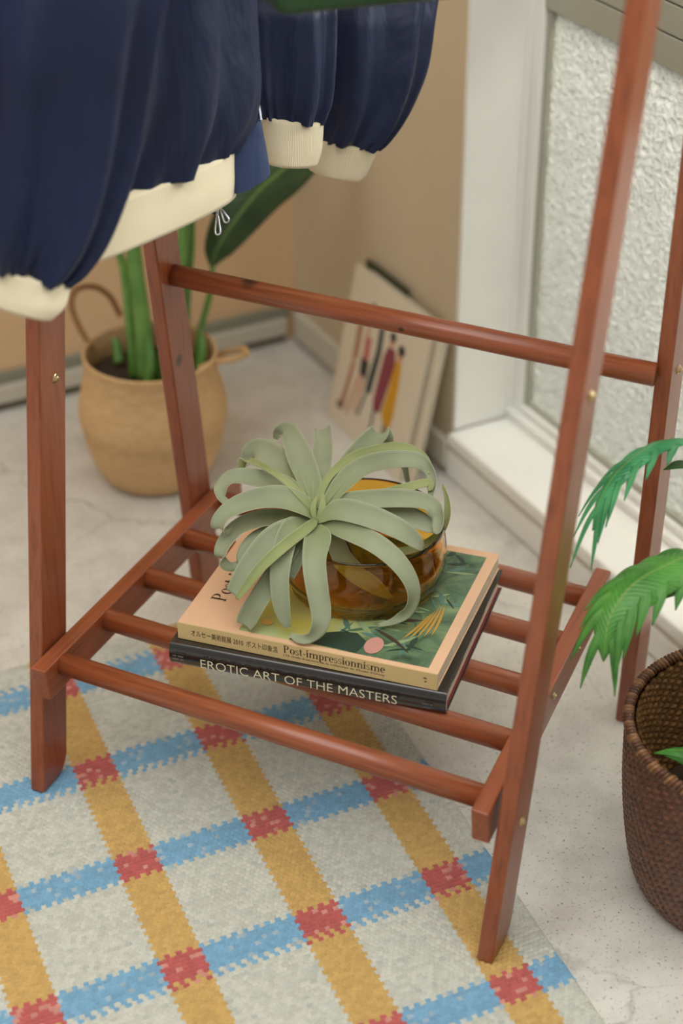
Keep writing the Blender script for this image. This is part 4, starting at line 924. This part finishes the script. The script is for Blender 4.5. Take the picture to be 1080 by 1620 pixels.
# young leaves low inside the basket
for (az, r, z, ln) in ((2.6, .035, .155, .075), (2.95, .03, .130, .075), (3.4, .02, .105, .07), (2.2, .03, .12, .07), (1.2, .03, .13, .07), (4.2, .02, .12, .06)):
    c, s_ = math.cos(az), math.sin(az)
    P = np.array([(RX + c * (r + ln * q), RY_ + s_ * (r + ln * q), z + .02 * math.sin(2.2 * q)) for q in np.linspace(0, 1, 6)])
    V, F, uv = ribbon(P, [.003, .011, .014, .012, .007, .0006], np.repeat(np.array([[-s_, c, 0.15]]), 6, 0), 7, 20, .25, .0005)
    fix(mesh('leaf', V - q0, F, FLEAF, ph, True, uv))
    mesh('stalk', *tube(np.linspace((RX + c * .01, RY_ + s_ * .01, .085), P[0], 5) - q0, .002, 8), FSTEM, ph, True)

# ------------------------------------------------------------------ jackets
def fabric(name, lo, hi, rough, sheen):
    t = NT(name); v = t.coord(); n = t.noise(v, 5, 3); f_ = t.noise(t.coord('Object', (900, 900, 900)), 1.0, 1)
    t.color(t.ramp(n, [(.3, lin(*lo)), (.7, lin(*hi))])); t.set(Roughness=rough, Sheen_Weight=sheen, Sheen_Roughness=.4, Specular_IOR_Level=.3)
    w1 = t.noise(t.coord('Object', (14, 14, 5)), 1.0, 4, .55, .6)
    t.bump(t.math('ADD', t.math('MULTIPLY', w1, 6.0), t.math('MULTIPLY', f_, .06)), .35, .004); return t.m
NAVY = fabric('navy_nylon', (17, 25, 52), (23, 33, 64), .5, .03)
NAVYL = fabric('navy_placket', (40, 54, 88), (48, 64, 100), .5, .05)
def ribknit(name, fr_, st_):
    t = NT(name); u = t.n('ShaderNodeUVMap'); sp = t.n('ShaderNodeSeparateXYZ'); t.l(u.outputs[0], sp.inputs[0])
    w_ = t.math('SINE', t.math('MULTIPLY', sp.outputs['X'], fr_)); n = t.noise(t.coord(), 8, 2)
    t.color(t.mix(t.math('MULTIPLY', t.math('ADD', w_, 1.0), .08), t.ramp(n, [(.3, lin(226, 212, 180)), (.7, lin(238, 226, 196))]), lin(170, 150, 112)))
    t.set(Roughness=.9, Sheen_Weight=.3); t.bump(w_, st_, .0012); return t.m
RIB = ribknit('cream_rib_knit', 780.0, .3); RIBH = ribknit('cream_fine_rib_knit', 2100.0, .12)
def loft(rows, nrow, nring=96, folds=None, lip=True, closed_top=False):
    A = catmull(np.array(rows), nrow)
    V = []; uv = []
    def ringv(row, k, sc=1.0, up=0.0):
        l, r, th = row[:3], row[3:6], row[6]
        c = (l + r) / 2; a = (r - l) / 2; hd = np.array([a[0], a[1], 0]); hd /= np.linalg.norm(hd)
        t_ = np.array([hd[1], -hd[0], 0])
        out = []
        for j in range(nring):
            q = 2 * math.pi * j / nring
            f_ = 1 + (folds(q, k / (nrow - 1)) if folds else 0)
            cs, sn = math.cos(q), math.sin(q)
            cs = math.copysign(abs(cs) ** .85, cs); sn = math.copysign(abs(sn) ** .85, sn)
            out.append(c + sc * a * cs * (1 + .25 * (f_ - 1)) + sc * t_ * th * sn * f_ + np.array([0, 0, up]))
        return out
    for k in range(nrow): V += ringv(A[k], k); uv += [(j / nring, k / (nrow - 1)) for j in range(nring)]
    nr = nrow
    if lip:
        for sc, up in ((.93, .001), (.88, .005), (.80, .012)):
            V += ringv(A[-1], nrow - 1, sc, up); uv += [(j / nring, 1) for j in range(nring)]; nr += 1
    F = [tuple(f) for f in grid_faces(nr, nring)]
    if lip: F.append(tuple(range((nr - 1) * nring, nr * nring)))
    if closed_top: F.append(tuple(range(nring - 1, -1, -1)))
    return V, F, uv
def gather(n1, a1, n2, a2, s=0.0, pw=3):
    rnd = np.random.default_rng(int(s * 10) + 1).uniform(0, 6.28, 6)
    def f(q, t):
        w_ = math.sin(n1 * q + rnd[0] + 1.3 * math.sin(2 * q + rnd[1]) + .8 * t) * a1 * (.4 + .6 * t)
        g = (math.sin(n2 * q + rnd[2] + 2 * math.sin(3 * q + rnd[3])) * .7 + .5 * math.sin(1.7 * n2 * q + rnd[4])) * a2 * t ** pw
        return w_ + g
    return f
def ribf(q, t): return .03 * math.sin(5 * q + 1) * math.sin(3 * t + .5)

def jacket(name, label, pieces, base):
    root = thing(name, label, 'jacket', rackw(base), (0, 0, -PHI), 'navy jackets hung on the rack')
    b = np.array(base)
    objs = []
    for (pn, rows, nrow, fo, lip, m_) in pieces:
        V, F, uv = loft(rows, nrow, 120, fo, lip, True)
        objs.append(fix(mesh(pn, np.array(V) - b, F, m_, root, True, np.array(uv))))
    return root, objs
def up(rows, tops):  # rings above the picture, up to the shoulder
    return tops + rows
D = DATA
base_a = (.06, .47, .63)
ja, oa = jacket('bomber_jacket', 'navy jacket with wide cream ribbed hem and open zip hanging on the rack', [
    ('body', up(D['A_BODY'], [[.055, .46, 1.335, .075, .52, 1.335, .025], [.06, .30, 1.285, .09, .66, 1.27, .036], [.05, .30, 1.18, .095, .66, 1.16, .042], [.04, .35, 1.02, .085, .635, 1.0, .04]]), 90, gather(9, .34, 17, .22, .1, 5), False, NAVY),
    ('hem', D['A_HEM'], 14, ribf, True, RIBH),
    ('placket', D['A_PLACKET'], 24, None, False, NAVYL),
    ('sleeve', up(D['A_NEAR_SLEEVE'], [[.03, .30, 1.28, .07, .38, 1.29, .04], [0.0, .25, 1.17, .07, .38, 1.16, .055], [-.01, .24, 1.06, .075, .38, 1.03, .055]]), 90, gather(9, .34, 19, .24, .7, 6), False, NAVY),
    ('cuff', D['A_NEAR_CUFF'], 12, None, True, RIB),
    ('sleeve', up(D['A_FAR_SLEEVE'], [[.05, .60, 1.28, .09, .67, 1.28, .04], [.045, .63, 1.16, .11, .72, 1.15, .05], [.035, .67, 1.02, .105, .755, 1.0, .048]]), 90, gather(6, .26, 15, .2, 1.4, 6), False, NAVY),
    ('cuff', D['A_FAR_CUFF'], 12, None, True, RIB)], base_a)
# zip: teeth along the placket edge, slider and two pullers
ba = np.array(base_a)
tp = []
for p in catmull(np.array(D['ZIP_LINE']), 34): tp.append(boxv(*(np.array([-.0011, .0011, -.0017, .0017, -.0009, .0009]) + np.repeat(p - ba, 2))))
tag(mesh('zip_teeth', *join(tp), STEEL, oa[2]), kind='stuff')
zp = np.array(D['ZIP_PULL']) - ba
BLK = plain('black_zip_tape', lin(24, 26, 34), .6)
mesh('zip_tape', *tube(np.linspace(zp[0] + np.array([0, 0, .010]), zp[0] + np.array([0, 0, -.018]), 4), [.0042, .005, .005, .0042], 8), BLK, oa[2], True)
for i in (0, 3):
    # slider and a slim looped puller
    a_, b_ = zp[i] if i else zp[0] + np.array([.003, 0, -.008]), zp[i + 2]
    dz = b_ - a_; ln = np.linalg.norm(dz); dz /= ln
    sd = np.cross(dz, [.4, -.8, .3]); sd /= np.linalg.norm(sd)
    loop = [a_ + dz * ln * .35 + sd * .0003, a_ + dz * ln * .6 + sd * .0016, a_ + dz * ln * .92 + sd * .0026, b_, a_ + dz * ln * .92 - sd * .0026, a_ + dz * ln * .6 - sd * .0016, a_ + dz * ln * .35 - sd * .0003]
    mesh('zip_pull', *join([tube(catmull(np.array(loop), 30), .0011, 8), tube(np.linspace(a_, a_ + dz * ln * .38, 4), [.0022, .002, .0016, .0014], 8)]), STEEL, oa[2], True)
base_b = (.03, .55, .62)
jb, ob = jacket('bomber_jacket', 'navy jacket sleeve with cream ribbed cuff hanging behind the open zipped jacket', [
    ('body', [[-.006, .47, 1.335, .004, .53, 1.335, .009], [-.006, .36, 1.28, .012, .74, 1.275, .010], [-.006, .40, 1.1, .010, .74, 1.1, .010], [-.004, .44, .9, .008, .66, .9, .010], [-.004, .46, .80, .006, .62, .80, .010]], 40, gather(6, .06, 15, .06, 2.2, 4), False, NAVY),
    ('hem', [[-.004, .46, .80, .006, .62, .80, .010], [-.004, .465, .78, .006, .62, .78, .010], [-.004, .47, .755, .006, .615, .755, .009]], 8, ribf, True, RIB),
    ('sleeve', up(D['B_FAR_SLEEVE'], [[.0, .70, 1.27, .02, .75, 1.26, .015], [.04, .76, 1.14, .11, .85, 1.12, .034], [.065, .80, .98, .16, .90, .97, .038]]), 90, gather(6, .26, 13, .26, 3.1, 6), False, NAVY),
    ('cuff', D['B_FAR_CUFF'], 12, None, True, RIB)], base_b)
# hangers
HG = plain('dark_hanger_wood', lin(96, 60, 40), .4)
for (x, lab) in ((.068, 'wooden hanger inside the jacket with the open zip'), (.0, 'wooden hanger inside the jacket hanging behind')):
    hg = thing('clothes_hanger', lab, 'hanger', rackw((x, .505, 1.27)), (0, 0, -PHI), 'hangers on the rack bar')
    mesh('shoulder_bar', *tube(catmull(np.array([(0, -.17, -.015), (0, -.08, .035), (0, 0, .058), (0, .08, .035), (0, .15, -.005)]), 24), .008, 10), HG, hg, True)
    a = np.linspace(-math.pi / 2, math.pi * .95, 16)
    hook = [(0, 0, .055), (0, 0, .09)] + [(0, .0175 * math.cos(q) * 1.0, .13 + .0175 * math.sin(q)) for q in a]
    mesh('hook', *tube(np.array(hook), .0018, 8), STEEL, hg, True)

# ------------------------------------------------------------------ green bag above the sleeves
bg = np.array(D['BAG'])
e1 = bg[3] - bg[1]; wdt = np.linalg.norm(e1[:2]); angb = math.atan2(e1[1], e1[0])
bag = thing('shoulder_bag', 'dark green bag hanging from the rack in front of the jacket sleeves', 'bag', rackw((bg[1][0], bg[1][1], bg[1][2])), (0, 0, angb - PHI))
GRN = fabric('dark_green_leather', (26, 52, 26), (36, 66, 34), .5, .1)
poly = []
for cx, cz, a0_, a1_ in ((.0, .014, 180, 270), (wdt - .014, .010, 270, 360), (wdt - .02, .17, 0, 90), (.006, .17, 90, 180)):
    for q in np.linspace(a0_, a1_, 6): poly.append((cx + .014 * math.cos(math.radians(q)), cz + .014 * math.sin(math.radians(q)) - cx * .03))
bevel(fix(mesh('body', *prism(poly, -.022, .022, 1), GRN, bag)), .008, 3, 60)
bar_l = np.array([wdt / 2, 0, 1.40 - bg[1][2]])
mesh('strap', *tube(catmull(np.array([(.015, 0, .17), (.05, .01, .33), (wdt / 2 - .016, .0, bar_l[2] - .02), (wdt / 2, .0, bar_l[2] + .0175), (wdt / 2 + .016, .0, bar_l[2] - .02), (wdt - .05, .01, .33), (wdt - .02, 0, .17)]), 40), .0035, 8), GRN, bag, True)
